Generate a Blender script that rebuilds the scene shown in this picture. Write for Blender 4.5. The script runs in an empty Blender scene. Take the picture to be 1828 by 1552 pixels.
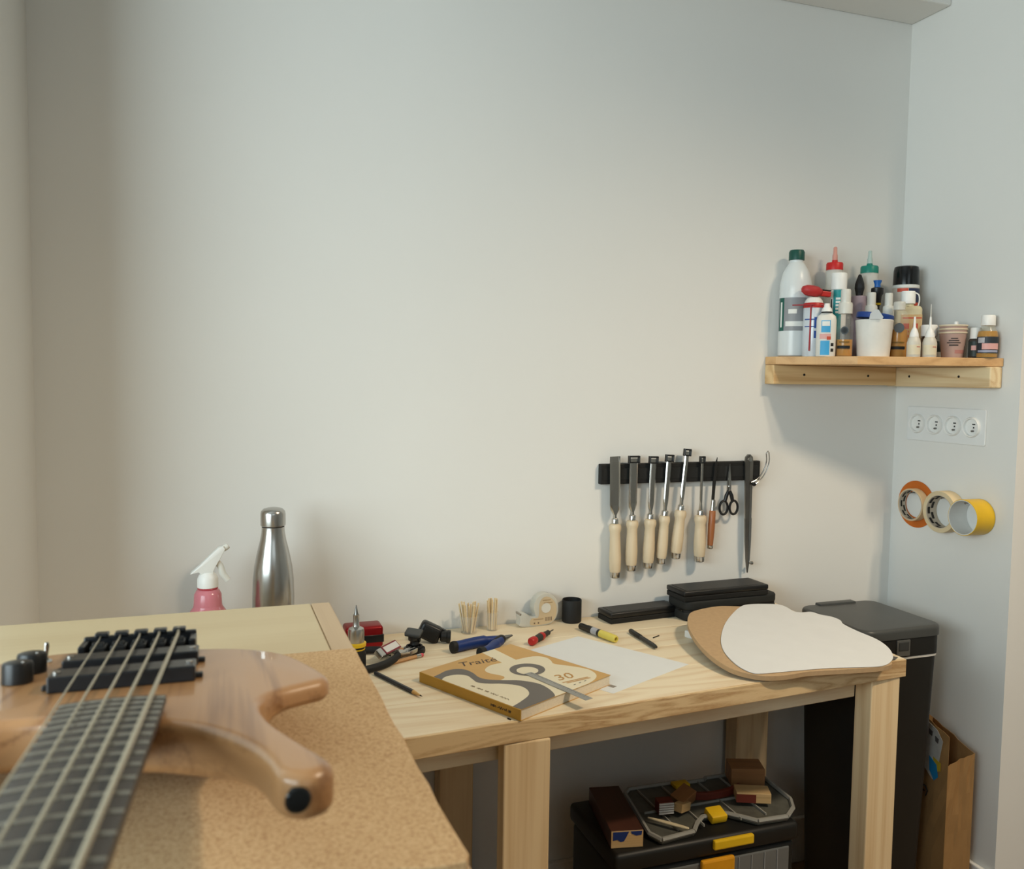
import bpy, bmesh, math, random
from mathutils import Vector, Matrix, Euler
random.seed(7)
SC = bpy.context.scene
COL = SC.collection
PI = math.pi
R = math.radians

# ------------------------------------------------------------------ camera
YAW, PITCH, ROLL = 0.33797, -0.06617, 0.01427
FPX = 1548.9
cam_d = bpy.data.cameras.new('camera')
cam = bpy.data.objects.new('camera', cam_d); COL.objects.link(cam)
fw = Vector((math.sin(YAW)*math.cos(PITCH), math.cos(YAW)*math.cos(PITCH), math.sin(PITCH)))
rt0 = Vector((math.cos(YAW), -math.sin(YAW), 0)); up0 = rt0.cross(fw)
rt = rt0*math.cos(ROLL) + up0*math.sin(ROLL); up = -rt0*math.sin(ROLL) + up0*math.cos(ROLL)
mw = Matrix.Identity(4)
for i in range(3):
    mw[i][0] = rt[i]; mw[i][1] = up[i]; mw[i][2] = -fw[i]
mw.translation = Vector((-1.5957, -1.7, 1.1693))
cam.matrix_world = mw
cam_d.sensor_fit = 'HORIZONTAL'; cam_d.sensor_width = 36.0
cam_d.lens = FPX*36.0/1828.0
cam_d.clip_start = 0.02
cam_d.dof.use_dof = True
cam_d.dof.focus_distance = 1.75
cam_d.dof.aperture_fstop = 8.0
SC.camera = cam

# ------------------------------------------------------------------ world, lights, exposure
W = bpy.data.worlds.new('world'); SC.world = W; W.use_nodes = True
W.node_tree.nodes['Background'].inputs[0].default_value = (0.62, 0.72, 0.86, 1)
W.node_tree.nodes['Background'].inputs[1].default_value = 0.35
def light(name, kind, loc, energy, col, size=0.1, size_y=None, target=None):
    d = bpy.data.lights.new(name, kind); d.energy = energy; d.color = col
    o = bpy.data.objects.new(name, d); COL.objects.link(o); o.location = loc
    if kind == 'AREA':
        d.shape = 'RECTANGLE'; d.size = size; d.size_y = size_y or size
    else:
        d.shadow_soft_size = size
    if target is not None:
        o.rotation_euler = (Vector(target)-Vector(loc)).to_track_quat('-Z', 'Y').to_euler()
    return o
def spot(name, loc, energy, col, target, ang, blend=1.0, size=0.04):
    o = light(name, 'SPOT', loc, energy, col, size, target=target); o.data.spot_size = R(ang); o.data.spot_blend = blend; return o
WARM = (1.0, 0.813, 0.586)
spot('ceiling_spot_light', (0.13, -1.45, 2.42), 53, WARM, (-0.12, -1.0, 0.5), 110, size=0.06)
spot('ceiling_spot_light_second', (-0.07, -1.50, 2.42), 70, WARM, (-0.88, -1.05, 0.45), 110, size=0.06)
WIN_C = (-3.12, -1.80, 1.28); WIN_T = (-0.15, -0.40, 0.85)
light('window_daylight', 'AREA', WIN_C, 66, (0.77, 0.92, 0.975), 1.65, 1.2, WIN_T)
light('rear_fill_light', 'AREA', (-1.5, -3.9, 2.1), 5, (0.80, 0.93, 1.0), 1.4, 0.9, (-1.6, -0.2, 0.8))  # weak fill lamp added to lift the lower left wall, not a window
SC.view_settings.view_transform = 'Standard'
SC.view_settings.look = 'None'
SC.view_settings.gamma = 1.0
SC.view_settings.use_curve_mapping = False
SC.view_settings.exposure = 0.0
SC.cycles.max_bounces = 6; SC.cycles.diffuse_bounces = 3; SC.cycles.glossy_bounces = 3; SC.cycles.transmission_bounces = 4; SC.cycles.transparent_max_bounces = 12
SC.cycles.caustics_reflective = False; SC.cycles.caustics_refractive = False

# ------------------------------------------------------------------ materials
def lin(h):
    h = h.lstrip('#'); v = [int(h[i:i+2], 16)/255 for i in (0, 2, 4)]
    return tuple((c/12.92 if c <= 0.04045 else ((c+0.055)/1.055)**2.4) for c in v) + (1.0,)
MATS = {}
def mat(name, col, rough=0.5, metal=0.0, var=0.06, vscale=25.0, bump=0.0, bscale=200.0, alpha=1.0, spec=0.5, trans=0.0, ior=1.45, coat=0.0):
    if name in MATS: return MATS[name]
    m = bpy.data.materials.new(name); m.use_nodes = True; nt = m.node_tree; N = nt.nodes; L = nt.links
    b = N['Principled BSDF']
    tc = N.new('ShaderNodeTexCoord')
    no = N.new('ShaderNodeTexNoise'); no.inputs['Scale'].default_value = vscale; no.inputs['Detail'].default_value = 3
    L.new(tc.outputs['Object'], no.inputs['Vector'])
    rp = N.new('ShaderNodeValToRGB'); c = lin(col)
    rp.color_ramp.elements[0].position = 0.3; rp.color_ramp.elements[1].position = 0.7
    rp.color_ramp.elements[0].color = tuple(x*(1-var) for x in c[:3]) + (1,)
    rp.color_ramp.elements[1].color = tuple(min(1, x*(1+var)) for x in c[:3]) + (1,)
    L.new(no.outputs['Fac'], rp.inputs['Fac']); L.new(rp.outputs['Color'], b.inputs['Base Color'])
    b.inputs['Roughness'].default_value = rough; b.inputs['Metallic'].default_value = metal
    b.inputs['Alpha'].default_value = alpha; b.inputs['Specular IOR Level'].default_value = spec
    b.inputs['Transmission Weight'].default_value = trans; b.inputs['IOR'].default_value = ior
    b.inputs['Coat Weight'].default_value = coat
    if bump > 0:
        n2 = N.new('ShaderNodeTexNoise'); n2.inputs['Scale'].default_value = bscale; n2.inputs['Detail'].default_value = 4
        L.new(tc.outputs['Object'], n2.inputs['Vector'])
        bp = N.new('ShaderNodeBump'); bp.inputs['Strength'].default_value = bump; bp.inputs['Distance'].default_value = 0.002
        L.new(n2.outputs['Fac'], bp.inputs['Height']); L.new(bp.outputs['Normal'], b.inputs['Normal'])
    MATS[name] = m
    return m
def wood(name, light_c, dark_c, axis='x', scale=1.0, rough=0.55, contrast=0.5, ring=9.0, coat=0.0, ramp=(0.15, 0.62)):
    """pine-like grain running along one axis of the object"""
    if name in MATS: return MATS[name]
    m = bpy.data.materials.new(name); m.use_nodes = True; nt = m.node_tree; N = nt.nodes; L = nt.links
    b = N['Principled BSDF']; b.inputs['Roughness'].default_value = rough; b.inputs['Coat Weight'].default_value = coat
    tc = N.new('ShaderNodeTexCoord'); oi = N.new('ShaderNodeObjectInfo')
    mu = N.new('ShaderNodeMath'); mu.operation = 'MULTIPLY'; mu.inputs[1].default_value = 7.3
    L.new(oi.outputs['Random'], mu.inputs[0])
    ad = N.new('ShaderNodeVectorMath'); ad.operation = 'ADD'
    L.new(tc.outputs['Object'], ad.inputs[0]); L.new(mu.outputs[0], ad.inputs[1])
    mp = N.new('ShaderNodeMapping')
    s = [6.0*scale]*3; s['xyz'.index(axis)] = 0.45*scale
    mp.inputs['Scale'].default_value = s
    L.new(ad.outputs[0], mp.inputs['Vector'])
    n1 = N.new('ShaderNodeTexNoise'); n1.inputs['Scale'].default_value = 1.0; n1.inputs['Detail'].default_value = 2.0
    n1.inputs['Distortion'].default_value = 0.6
    L.new(mp.outputs[0], n1.inputs['Vector'])
    m1 = N.new('ShaderNodeMath'); m1.operation = 'MULTIPLY'; m1.inputs[1].default_value = ring
    L.new(n1.outputs['Fac'], m1.inputs[0])
    fr = N.new('ShaderNodeMath'); fr.operation = 'PINGPONG'; fr.inputs[1].default_value = 0.5
    L.new(m1.outputs[0], fr.inputs[0])
    mp2 = N.new('ShaderNodeMapping')
    s2 = [260.0*scale]*3; s2['xyz'.index(axis)] = 5.0*scale
    mp2.inputs['Scale'].default_value = s2
    L.new(ad.outputs[0], mp2.inputs['Vector'])
    n2 = N.new('ShaderNodeTexNoise'); n2.inputs['Scale'].default_value = 1.0; n2.inputs['Detail'].default_value = 2.0
    L.new(mp2.outputs[0], n2.inputs['Vector'])
    a2 = N.new('ShaderNodeMath'); a2.operation = 'MULTIPLY_ADD'; a2.inputs[1].default_value = 0.5; 
    L.new(n2.outputs['Fac'], a2.inputs[0]); L.new(fr.outputs[0], a2.inputs[2])
    rp = N.new('ShaderNodeValToRGB'); lc, dc = lin(light_c), lin(dark_c)
    mixc = tuple(lc[i]*(1-contrast)+dc[i]*contrast for i in range(3)) + (1,)
    rp.color_ramp.elements[0].position = ramp[0]; rp.color_ramp.elements[0].color = mixc
    rp.color_ramp.elements[1].position = ramp[1]; rp.color_ramp.elements[1].color = lc
    L.new(a2.outputs[0], rp.inputs['Fac']); L.new(rp.outputs['Color'], b.inputs['Base Color'])
    MATS[name] = m
    return m
def chips(name):
    m = bpy.data.materials.new(name); m.use_nodes = True; nt = m.node_tree; N = nt.nodes; L = nt.links
    b = N['Principled BSDF']; b.inputs['Roughness'].default_value = 0.8
    tc = N.new('ShaderNodeTexCoord')
    v = N.new('ShaderNodeTexVoronoi'); v.inputs['Scale'].default_value = 800; L.new(tc.outputs['Object'], v.inputs['Vector'])
    n = N.new('ShaderNodeTexNoise'); n.inputs['Scale'].default_value = 330; n.inputs['Detail'].default_value = 5; L.new(tc.outputs['Object'], n.inputs['Vector'])
    mx = N.new('ShaderNodeMath'); mx.operation = 'ADD'
    sp = N.new('ShaderNodeSeparateColor'); L.new(v.outputs['Color'], sp.inputs[0])
    ml = N.new('ShaderNodeMath'); ml.operation = 'MULTIPLY'; ml.inputs[1].default_value = 0.35; L.new(sp.outputs[0], ml.inputs[0])
    L.new(ml.outputs[0], mx.inputs[0]); L.new(n.outputs['Fac'], mx.inputs[1])
    rp = N.new('ShaderNodeValToRGB')
    rp.color_ramp.elements[0].position = 0.42; rp.color_ramp.elements[0].color = lin('#b08a60')
    rp.color_ramp.elements[1].position = 0.95; rp.color_ramp.elements[1].color = lin('#d6b68a')
    e = rp.color_ramp.elements.new(0.65); e.color = lin('#c8a477')
    L.new(mx.outputs[0], rp.inputs['Fac']); L.new(rp.outputs['Color'], b.inputs['Base Color'])
    bp = N.new('ShaderNodeBump'); bp.inputs['Strength'].default_value = 0.25; bp.inputs['Distance'].default_value = 0.001
    L.new(mx.outputs[0], bp.inputs['Height']); L.new(bp.outputs['Normal'], b.inputs['Normal'])
    MATS[name] = m
    return m

WALL = mat('wall_paint', '#e4e2dc', 0.9, var=0.01, vscale=3, spec=0.2)
CEIL = mat('ceiling_paint', '#dcdcd8', 0.9, var=0.01, vscale=3, spec=0.2)
FLOOR = wood('floor_boards', '#8a6c4c', '#5e452e', 'y')
PINE_X = wood('pine_grain_x', '#eadbbd', '#c59c68', 'x', rough=0.5, contrast=0.42, ring=14)
PINE_Z = wood('pine_grain_z', '#e8ceA4', '#bc8f56', 'z', rough=0.6, contrast=0.45)
PINE_Y = wood('pine_grain_y', '#dcc096', '#b4844e', 'y', rough=0.6, contrast=0.5)
CLEAT_X = wood('cleat_grain_x', '#e2c08c', '#b07a40', 'x', scale=1.6, contrast=0.6)
CLEAT_Y = wood('cleat_grain_y', '#e6d0a6', '#b88a54', 'y', scale=1.6, contrast=0.6)
PLY = wood('pale_plywood', '#cfbd98', '#b59c74', 'x', scale=0.6, rough=0.5, contrast=0.3)
STRIPW = wood('edge_strip_wood', '#c8ae8c', '#a58560', 'y', rough=0.5, contrast=0.4)
SHELFW = wood('shelf_board', '#d7ac78', '#a87848', 'x', scale=1.2, contrast=0.5)
CHIPS = chips('particle_board')
BLACK = mat('black_plastic', '#161616', 0.38, var=0.1)
BLACKM = mat('black_matte', '#131312', 0.65, var=0.1)
DKGREY = mat('dark_grey_plastic', '#3c3d3c', 0.42, var=0.05)
STEEL = mat('polished_steel', '#c9c6c0', 0.18, 1.0, var=0.04)
BRUSHED = mat('brushed_steel', '#bdbbb7', 0.23, 1.0, var=0.05)
DKSTEEL = mat('dark_steel', '#84827e', 0.32, 1.0, var=0.08)
WHITEP = mat('white_plastic', '#ecebe6', 0.4, var=0.02)
OFFW = mat('off_white_plastic', '#d8d6cc', 0.45, var=0.03)
PAPER = mat('white_paper', '#dcdcda', 0.85, var=0.015, spec=0.2)
MDF = mat('mdf_board', '#b99a74', 0.8, var=0.05, vscale=120)
HANDLE = wood('beech_handle', '#dcc8a8', '#bfa27a', 'z', scale=3, rough=0.45, contrast=0.3)
BROWNW = wood('brown_handle', '#a8683c', '#7c4524', 'z', scale=3, rough=0.4)
CLEAR = mat('clear_plastic', '#e4e8e6', 0.12, alpha=0.08, var=0.0)
CLEARER = mat('thin_clear_film', '#f0f2f0', 0.1, alpha=0.1, var=0.0)
CLEAR2 = mat('cloudy_plastic', '#e2e0d6', 0.3, alpha=0.62, var=0.02)
AMBER = mat('amber_liquid', '#b87c08', 0.15, alpha=0.94, var=0.05)
RED = mat('red_plastic', '#b4231f', 0.4)
DKRED = mat('red_metal', '#8e1418', 0.3, 0.5)
YELLOW = mat('yellow_plastic', '#e2b81e', 0.4)
BLUE = mat('blue_rubber', '#12306e', 0.45)
TEAL = mat('teal_print', '#1f8f92', 0.5)

# ------------------------------------------------------------------ mesh helpers
def finish(name, bm, m, parent=None, smooth=False, kind=None, recalc=True):
    if recalc: bmesh.ops.recalc_face_normals(bm, faces=bm.faces[:])
    me = bpy.data.meshes.new(name); bm.to_mesh(me); bm.free()
    if smooth:
        for p in me.polygons: p.use_smooth = True
        try: me.set_sharp_from_angle(angle=R(38))
        except Exception: pass
    me.materials.append(m)
    o = bpy.data.objects.new(name, me); COL.objects.link(o)
    if parent is not None: o.parent = parent
    if kind: o['kind'] = kind
    return o
def thing(name, label, cat, loc=(0, 0, 0), rz=0.0, group=None, rot=None):
    o = bpy.data.objects.new(name, None); COL.objects.link(o)
    o.empty_display_size = 0.02
    o.location = loc; o.rotation_euler = rot if rot else (0, 0, rz)
    o['label'] = label; o['category'] = cat
    if group: o['group'] = group
    return o
def tag(o, label, cat, group=None):
    o['label'] = label; o['category'] = cat
    if group: o['group'] = group
    return o
def box(x0, x1, y0, y1, z0, z1, bev=0.0, seg=2, bm=None):
    bm = bm or bmesh.new()
    g = bmesh.ops.create_cube(bm, size=1.0)
    for v in g['verts']:
        v.co = Vector(((x0+x1)/2+v.co.x*(x1-x0), (y0+y1)/2+v.co.y*(y1-y0), (z0+z1)/2+v.co.z*(z1-z0)))
    if bev > 0:
        es = list({e for v in g['verts'] for e in v.link_edges})
        bmesh.ops.bevel(bm, geom=es, offset=bev, segments=seg, profile=0.5, affect='EDGES')
    return bm
def obox(c, sx, sy, sz, rot=(0, 0, 0), bev=0.0, seg=2):
    bm = box(-sx/2, sx/2, -sy/2, sy/2, -sz/2, sz/2, bev, seg)
    bm.transform(Matrix.Translation(c) @ Euler(rot).to_matrix().to_4x4())
    return bm
def lathe(prof, seg=32, sx=1.0, sy=1.0, bm=None):
    bm = bm or bmesh.new(); rings = []
    for r, z in prof:
        if r < 1e-6: rings.append([bm.verts.new((0, 0, z))])
        else: rings.append([bm.verts.new((r*sx*math.cos(2*PI*i/seg), r*sy*math.sin(2*PI*i/seg), z)) for i in range(seg)])
    for a, b in zip(rings, rings[1:]):
        for i in range(seg):
            j = (i+1) % seg
            if len(a) == 1 and len(b) == 1: continue
            if len(a) == 1: bm.faces.new((a[0], b[i], b[j]))
            elif len(b) == 1: bm.faces.new((a[i], a[j], b[0]))
            else: bm.faces.new((a[i], a[j], b[j], b[i]))
    if len(rings[0]) > 1: bm.faces.new(rings[0][::-1])
    if len(rings[-1]) > 1: bm.faces.new(rings[-1])
    return bm
def loop_lathe(prof, seg=40, sx=1.0, sy=1.0):
    """closed profile (ring): no caps"""
    bm = bmesh.new(); rings = []
    for r, z in prof:
        rings.append([bm.verts.new((r*sx*math.cos(2*PI*i/seg), r*sy*math.sin(2*PI*i/seg), z)) for i in range(seg)])
    n = len(rings)
    for k in range(n):
        a, b = rings[k], rings[(k+1) % n]
        for i in range(seg):
            j = (i+1) % seg; bm.faces.new((a[i], a[j], b[j], b[i]))
    return bm
def arc_band(r, z0, z1, a0, a1, seg=16, sx=1.0, sy=1.0, t=0.0006, r1=None):
    """a curved label wrapped on a cylinder between two angles"""
    bm = bmesh.new(); r1 = r if r1 is None else r1
    def P(rr0, rr1): 
        out = []
        for i in range(seg+1):
            a = a0+(a1-a0)*i/seg
            out.append((bm.verts.new((rr0*sx*math.cos(a), rr0*sy*math.sin(a), z0)), bm.verts.new((rr1*sx*math.cos(a), rr1*sy*math.sin(a), z1))))
        return out
    o = P(r+t, r1+t); inn = P(r-t, r1-t)
    for i in range(seg):
        bm.faces.new((o[i][0], o[i+1][0], o[i+1][1], o[i][1]))
        bm.faces.new((inn[i][1], inn[i+1][1], inn[i+1][0], inn[i][0]))
        bm.faces.new((o[i][1], o[i+1][1], inn[i+1][1], inn[i][1]))
        bm.faces.new((o[i+1][0], o[i][0], inn[i][0], inn[i+1][0]))
    for k in (0, seg):
        bm.faces.new((o[k][0], o[k][1], inn[k][1], inn[k][0]))
    return bm
def tube(pts, r, seg=10, caps=True, bm=None, flat=1.0):
    bm = bm or bmesh.new(); pts = [Vector(p) for p in pts]; n = len(pts); rings = []
    rs = r if isinstance(r, (list, tuple)) else [r]*n
    nrm = None
    for i, p in enumerate(pts):
        t = (pts[min(i+1, n-1)]-pts[max(i-1, 0)]).normalized()
        if nrm is None:
            a = Vector((0, 0, 1)) if abs(t.z) < 0.9 else Vector((1, 0, 0)); nrm = t.cross(a).normalized()
        nrm = (nrm - t*nrm.dot(t)).normalized(); bi = t.cross(nrm)
        rings.append([bm.verts.new(p + nrm*rs[i]*math.cos(2*PI*k/seg) + bi*rs[i]*flat*math.sin(2*PI*k/seg)) for k in range(seg)])
    for a, b in zip(rings, rings[1:]):
        for k in range(seg):
            j = (k+1) % seg; bm.faces.new((a[k], a[j], b[j], b[k]))
    if caps: bm.faces.new(rings[0][::-1]); bm.faces.new(rings[-1])
    return bm
def spline(pts, sub=6, closed=False):
    P = [Vector(p) if len(p) == 3 else Vector((p[0], p[1], 0)) for p in pts]; n = len(P); out = []
    rng = range(n) if closed else range(n-1)
    for i in rng:
        if closed: a, b, c, d = P[(i-1) % n], P[i], P[(i+1) % n], P[(i+2) % n]
        else: a, b, c, d = P[max(i-1, 0)], P[i], P[i+1], P[min(i+2, n-1)]
        for k in range(sub):
            t = k/sub
            out.append(0.5*((2*b)+(-a+c)*t+(2*a-5*b+4*c-d)*t*t+(-a+3*b-3*c+d)*t*t*t))
    if not closed: out.append(P[-1])
    return out
def prism(pts, z0, z1, bev=0.0, seg=2, bot=True, bm=None):
    bm = bm or bmesh.new()
    lo = [bm.verts.new((p[0], p[1], z0)) for p in pts]; hi = [bm.verts.new((p[0], p[1], z1)) for p in pts]
    n = len(pts)
    top = bm.faces.new(hi); b = bm.faces.new(lo[::-1])
    for i in range(n): bm.faces.new((lo[i], lo[(i+1) % n], hi[(i+1) % n], hi[i]))
    bmesh.ops.recalc_face_normals(bm, faces=bm.faces[:])
    if bev > 0:
        es = list(top.edges) + (list(b.edges) if bot else [])
        bmesh.ops.bevel(bm, geom=es, offset=bev, segments=seg, profile=0.5, affect='EDGES', clamp_overlap=True)
    return bm
def cyl(r, z0, z1, seg=24, bev=0.0):
    p = [(r, z0), (r, z1)]
    if bev: p = [(r-bev, z0), (r, z0+bev), (r, z1-bev), (r-bev, z1)]
    return lathe(p, seg)
def rrect(x0, x1, y0, y1, r, seg=5):
    out = []
    for cx, cy, a in ((x1-r, y1-r, 0), (x0+r, y1-r, PI/2), (x0+r, y0+r, PI), (x1-r, y0+r, 1.5*PI)):
        for k in range(seg+1):
            t = a+PI/2*k/seg; out.append((cx+r*math.cos(t), cy+r*math.sin(t)))
    return out
def xf(bm, loc=(0, 0, 0), rot=(0, 0, 0), s=1.0):
    bm.transform(Matrix.Translation(loc) @ Euler(rot).to_matrix().to_4x4() @ Matrix.Scale(s, 4)); return bm
def text_mesh(name, s, size, m, parent, loc, rot, shear=0.0, ext=0.0002, align='LEFT'):
    cu = bpy.data.curves.new(name, 'FONT'); cu.body = s; cu.size = size; cu.shear = shear; cu.extrude = ext; cu.align_x = align
    cu.resolution_u = 2
    o = bpy.data.objects.new(name+'_tmp', cu); COL.objects.link(o)
    bpy.context.view_layer.update()
    me = bpy.data.meshes.new_from_object(o.evaluated_get(bpy.context.evaluated_depsgraph_get()))
    bpy.data.objects.remove(o); me.name = name; me.materials.clear(); me.materials.append(m)
    q = bpy.data.objects.new(name, me); COL.objects.link(q); q.parent = parent; q.location = loc; q.rotation_euler = rot
    return q
def struct(name, bm, m, parent=None):
    o = finish(name, bm, m, parent)
    if parent is None: o['kind'] = 'structure'
    return o

# ================================================================== the setting
BZ = 0.65      # low bench top
def wallbox(name, x0, x1, y0, y1, z0, z1, m=WALL): return struct(name, box(x0, x1, y0, y1, z0, z1), m)
wallbox('floor', -3.9, 2.1, -4.3, 0.1, -0.05, 0.0, FLOOR)
wallbox('wall_back', -2.0, 0.12, 0.0, 0.12, 0.0, 2.6)
wallbox('wall_left', -2.0, -1.88, -0.31, 0.0, 0.0, 2.6)
wallbox('wall_right', 0.0, 0.12, -0.344, 0.0, 0.0, 2.6)
wallbox('wall_front_right', 0.12, 2.1, -0.344, -0.22, 0.0, 2.6)
wallbox('wall_front_left', -3.9, -2.0, -0.31, -0.2, 0.0, 2.6)
wallbox('wall_side_left', -3.9, -3.8, -4.3, -0.3, 0.0, 2.6)
wallbox('wall_side_right', 2.0, 2.1, -4.3, -0.344, 0.0, 2.6)
wallbox('wall_rear', -3.9, 2.1, -4.3, -4.2, 0.0, 2.6)
wallbox('ceiling', -3.9, 2.1, -4.3, 0.12, 2.6, 2.7, CEIL)
struct('trim_1', box(-1.88, 0.0, -0.117, 0.0, 2.022, 2.6, 0.004, 2), WALL)
struct('baseboard_right', box(-0.012, 0.0, -0.344, 0.0, 0.0, 0.112, 0.003), WHITEP)
struct('baseboard_back', box(-1.88, -0.012, -0.012, 0.0, 0.0, 0.112, 0.003), WHITEP)
WANG = math.atan2(WIN_T[0]-WIN_C[0], WIN_T[1]-WIN_C[1])
win = struct('window_1', box(-0.77, 0.77, -0.01, 0.0, -0.67, 0.67, 0.002), mat('window_glass', '#dfe8ee', 0.1))
win.location = (WIN_C[0]-0.05*math.sin(WANG), WIN_C[1]-0.05*math.cos(WANG), WIN_C[2]); win.rotation_euler = (0, 0, -WANG)
for k, (a, b, c, d) in enumerate([(-0.83, -0.77, -0.73, 0.73), (0.77, 0.83, -0.73, 0.73), (-0.77, 0.77, -0.73, -0.67), (-0.77, 0.77, 0.67, 0.73), (-0.03, 0.03, -0.67, 0.67)]):
    finish('window_frame', box(a, b, -0.04, -0.005, c, d, 0.003), WHITEP, win)

# ------------------------------------------------------------------ low pine bench
bench = thing('pine_workbench', 'low pine workbench with square timber legs running along the back wall', 'workbench', (-1.1, -0.25, 0))
def bl(x, y): return (x+1.1, y+0.25)
def front(x): return -0.432 - (-(x)-0.36)*0.075
N_PL = 4
for k in range(N_PL):
    t0, t1 = k/N_PL, (k+1)/N_PL
    g = 0.0006
    x0, x1r, x1f = -1.876, -0.3435, -0.3585
    def P(x, t): return bl(x, (-0.002)*(1-t) + front(x)*t)
    xe = lambda t: x1r*(1-t)+x1f*t
    pts = [P(x0, t0+g), P(xe(t0), t0+g), P(xe(t1), t1-g), P(x0, t1-g)]
    finish('plank', prism(pts, BZ-0.034, BZ, 0.0012, 2), PINE_X, bench)
def leg(x0, x1, y0, y1, z1=BZ-0.034):
    cx, cy = (x0+x1)/2, (y0+y1)/2
    o = finish('leg', box(-(x1-x0)/2, (x1-x0)/2, -(y1-y0)/2, (y1-y0)/2, 0, z1, 0.0025, 2), PINE_Z, bench)
    o.location = (*bl(cx, cy), 0); return o
leg(-0.436, -0.370, -0.4355, -0.392)
leg(-1.178, -1.102, -0.496, -0.466)
leg(-1.162, -1.092, -0.06, -0.015)
leg(-0.468, -0.384, -0.06, -0.015)
leg(-1.86, -1.79, -0.53, -0.485)
leg(-1.86, -1.79, -0.06, -0.015)
def rail(x0, x1, y0, y1, z0, z1, name='rail', m=PINE_X):
    o = finish(name, box(-(x1-x0)/2, (x1-x0)/2, -(y1-y0)/2, (y1-y0)/2, z0, z1, 0.002, 2), m, bench)
    o.location = (*bl((x0+x1)/2, (y0+y1)/2), 0); return o
rx0, rx1 = -1.80, -0.437
fr = [bl(rx0, front(rx0)+0.046), bl(rx1, front(rx1)+0.046), bl(rx1, front(rx1)+0.074), bl(rx0, front(rx0)+0.074)]
finish('rail', prism(fr, 0.570, BZ-0.034, 0.0015, 1), PINE_X, bench)
EDGE = wood('pine_edge_stripes', '#dcbf92', '#9c6c38', 'x', scale=5.0, rough=0.5, contrast=0.7, ring=7)
fl_ = [bl(-1.876, front(-1.876)), bl(-0.3588, front(-0.3588)), bl(-0.3588, front(-0.3588)-0.005), bl(-1.876, front(-1.876)-0.005)]
finish('edge_lipping', prism([fl_[3], fl_[2], fl_[1], fl_[0]], BZ-0.0335, BZ-0.0003, 0.0012, 2), EDGE, bench)
rail(-1.86, -0.384, -0.06, -0.03, 0.57, BZ-0.034)
for x in (-0.50, -0.97, -1.25):
    finish('rail_bracket', obox((*bl(x, front(x)+0.0445), 0.608), 0.045, 0.004, 0.010, (0, 0, 0.075)), BROWNW, bench)

# ------------------------------------------------------------------ tall table with particle board
table = thing('side_table', 'higher pale wooden table in the foreground carrying the particle board', 'table', (-1.44, -0.49, 0))
def tb(x, y): return (x+1.44, y+0.49)
def tpart(name, x0, x1, y0, y1, z0, z1, m, bev=0.002):
    o = finish(name, box(-(x1-x0)/2, (x1-x0)/2, -(y1-y0)/2, (y1-y0)/2, z0, z1, bev, 2), m, table)
    o.location = (*tb((x0+x1)/2, (y0+y1)/2), 0); return o
tpart('tabletop', -2.60, -1.4635, -1.185, -0.49, 0.828, 0.852, PLY)
tpart('edge_strip', -1.463, -1.437, -1.185, -0.49, 0.826, 0.852, STRIPW)
for a, b in ((-1.53, -0.64), (-1.53, -1.12), (-2.56, -0.64), (-2.56, -1.12)):
    tpart('leg', a-0.03, a+0.03, b-0.03, b+0.03, 0.0, 0.828, PINE_Z)
tpart('side_light_blocker', -1.500, -1.482, -1.09, -0.67, 0.02, 0.828, PLY)  # unseen panel added to keep window light out from under the bench
tpart('back_light_blocker', -2.53, -1.56, -0.628, -0.616, 0.02, 0.74, PLY)  # second added panel, out of view, to darken the space below the bench
tpart('apron', -2.53, -1.56, -0.655, -0.63, 0.74, 0.828, PINE_X)
tpart('apron', -2.53, -1.56, -1.13, -1.105, 0.74, 0.828, PINE_X)
rg = random.Random(3)
ch = [(-2.58, -0.736), (-1.441, -0.736)]
yy = -0.78
while yy > -1.17: ch.append((-1.441+rg.uniform(-0.0012, 0.0008), yy)); yy -= 0.03
ch += [(-1.439, -1.182), (-1.4425, -1.1895)]
xx = -1.455
while xx > -2.56: ch.append((xx, -1.1895+rg.uniform(-0.004, 0.003)+(0.006 if -1.50 < xx < -1.47 else 0))); xx -= 0.012
ch.append((-2.58, -1.189))
pb = finish('particle_board', prism([(x+2.0, y+0.95) for x, y in ch], 0.0, 0.0098, 0.0008, 1), CHIPS)
pb.location = (-2.0, -0.95, 0.8522)
tag(pb, 'flat sheet of particle board with a chipped near corner under the bass guitar', 'board')

# ------------------------------------------------------------------ corner shelf
shelf = thing('corner_shelf', 'small pine corner shelf on timber cleats above the power sockets', 'shelf', (0, 0, 1.162))
SZ = 1.224
poly = [(-0.383, -0.001), (-0.383, -0.040), (-0.29, -0.195), (-0.002, -0.302), (-0.002, -0.001)]
finish('shelf_board', prism(poly, SZ-1.162-0.018, SZ-1.162, 0.001, 1), SHELFW, shelf)
c1 = finish('cleat', box(-0.383, -0.0345, -0.034, -0.0005, 0, 0.0435, 0.0015), CLEAT_X, shelf)
c2 = finish('cleat', box(-0.034, -0.0005, -0.300, -0.0005, -0.002, 0.0435, 0.003, 3), CLEAT_Y, shelf)
for x in (-0.300, -0.118):
    finish('screw', xf(lathe([(0.0028, 0), (0.0028, 0.0008), (0, 0.0006)], 12), (x, -0.034, 0.022), (PI/2, 0, 0)), BLACKM, c1)
for y in (-0.075, -0.218):
    finish('screw', xf(lathe([(0.0028, 0), (0.0028, 0.0008), (0, 0.0006)], 12), (-0.034, y, 0.022), (0, -PI/2, 0)), BLACKM, c2)

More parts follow.
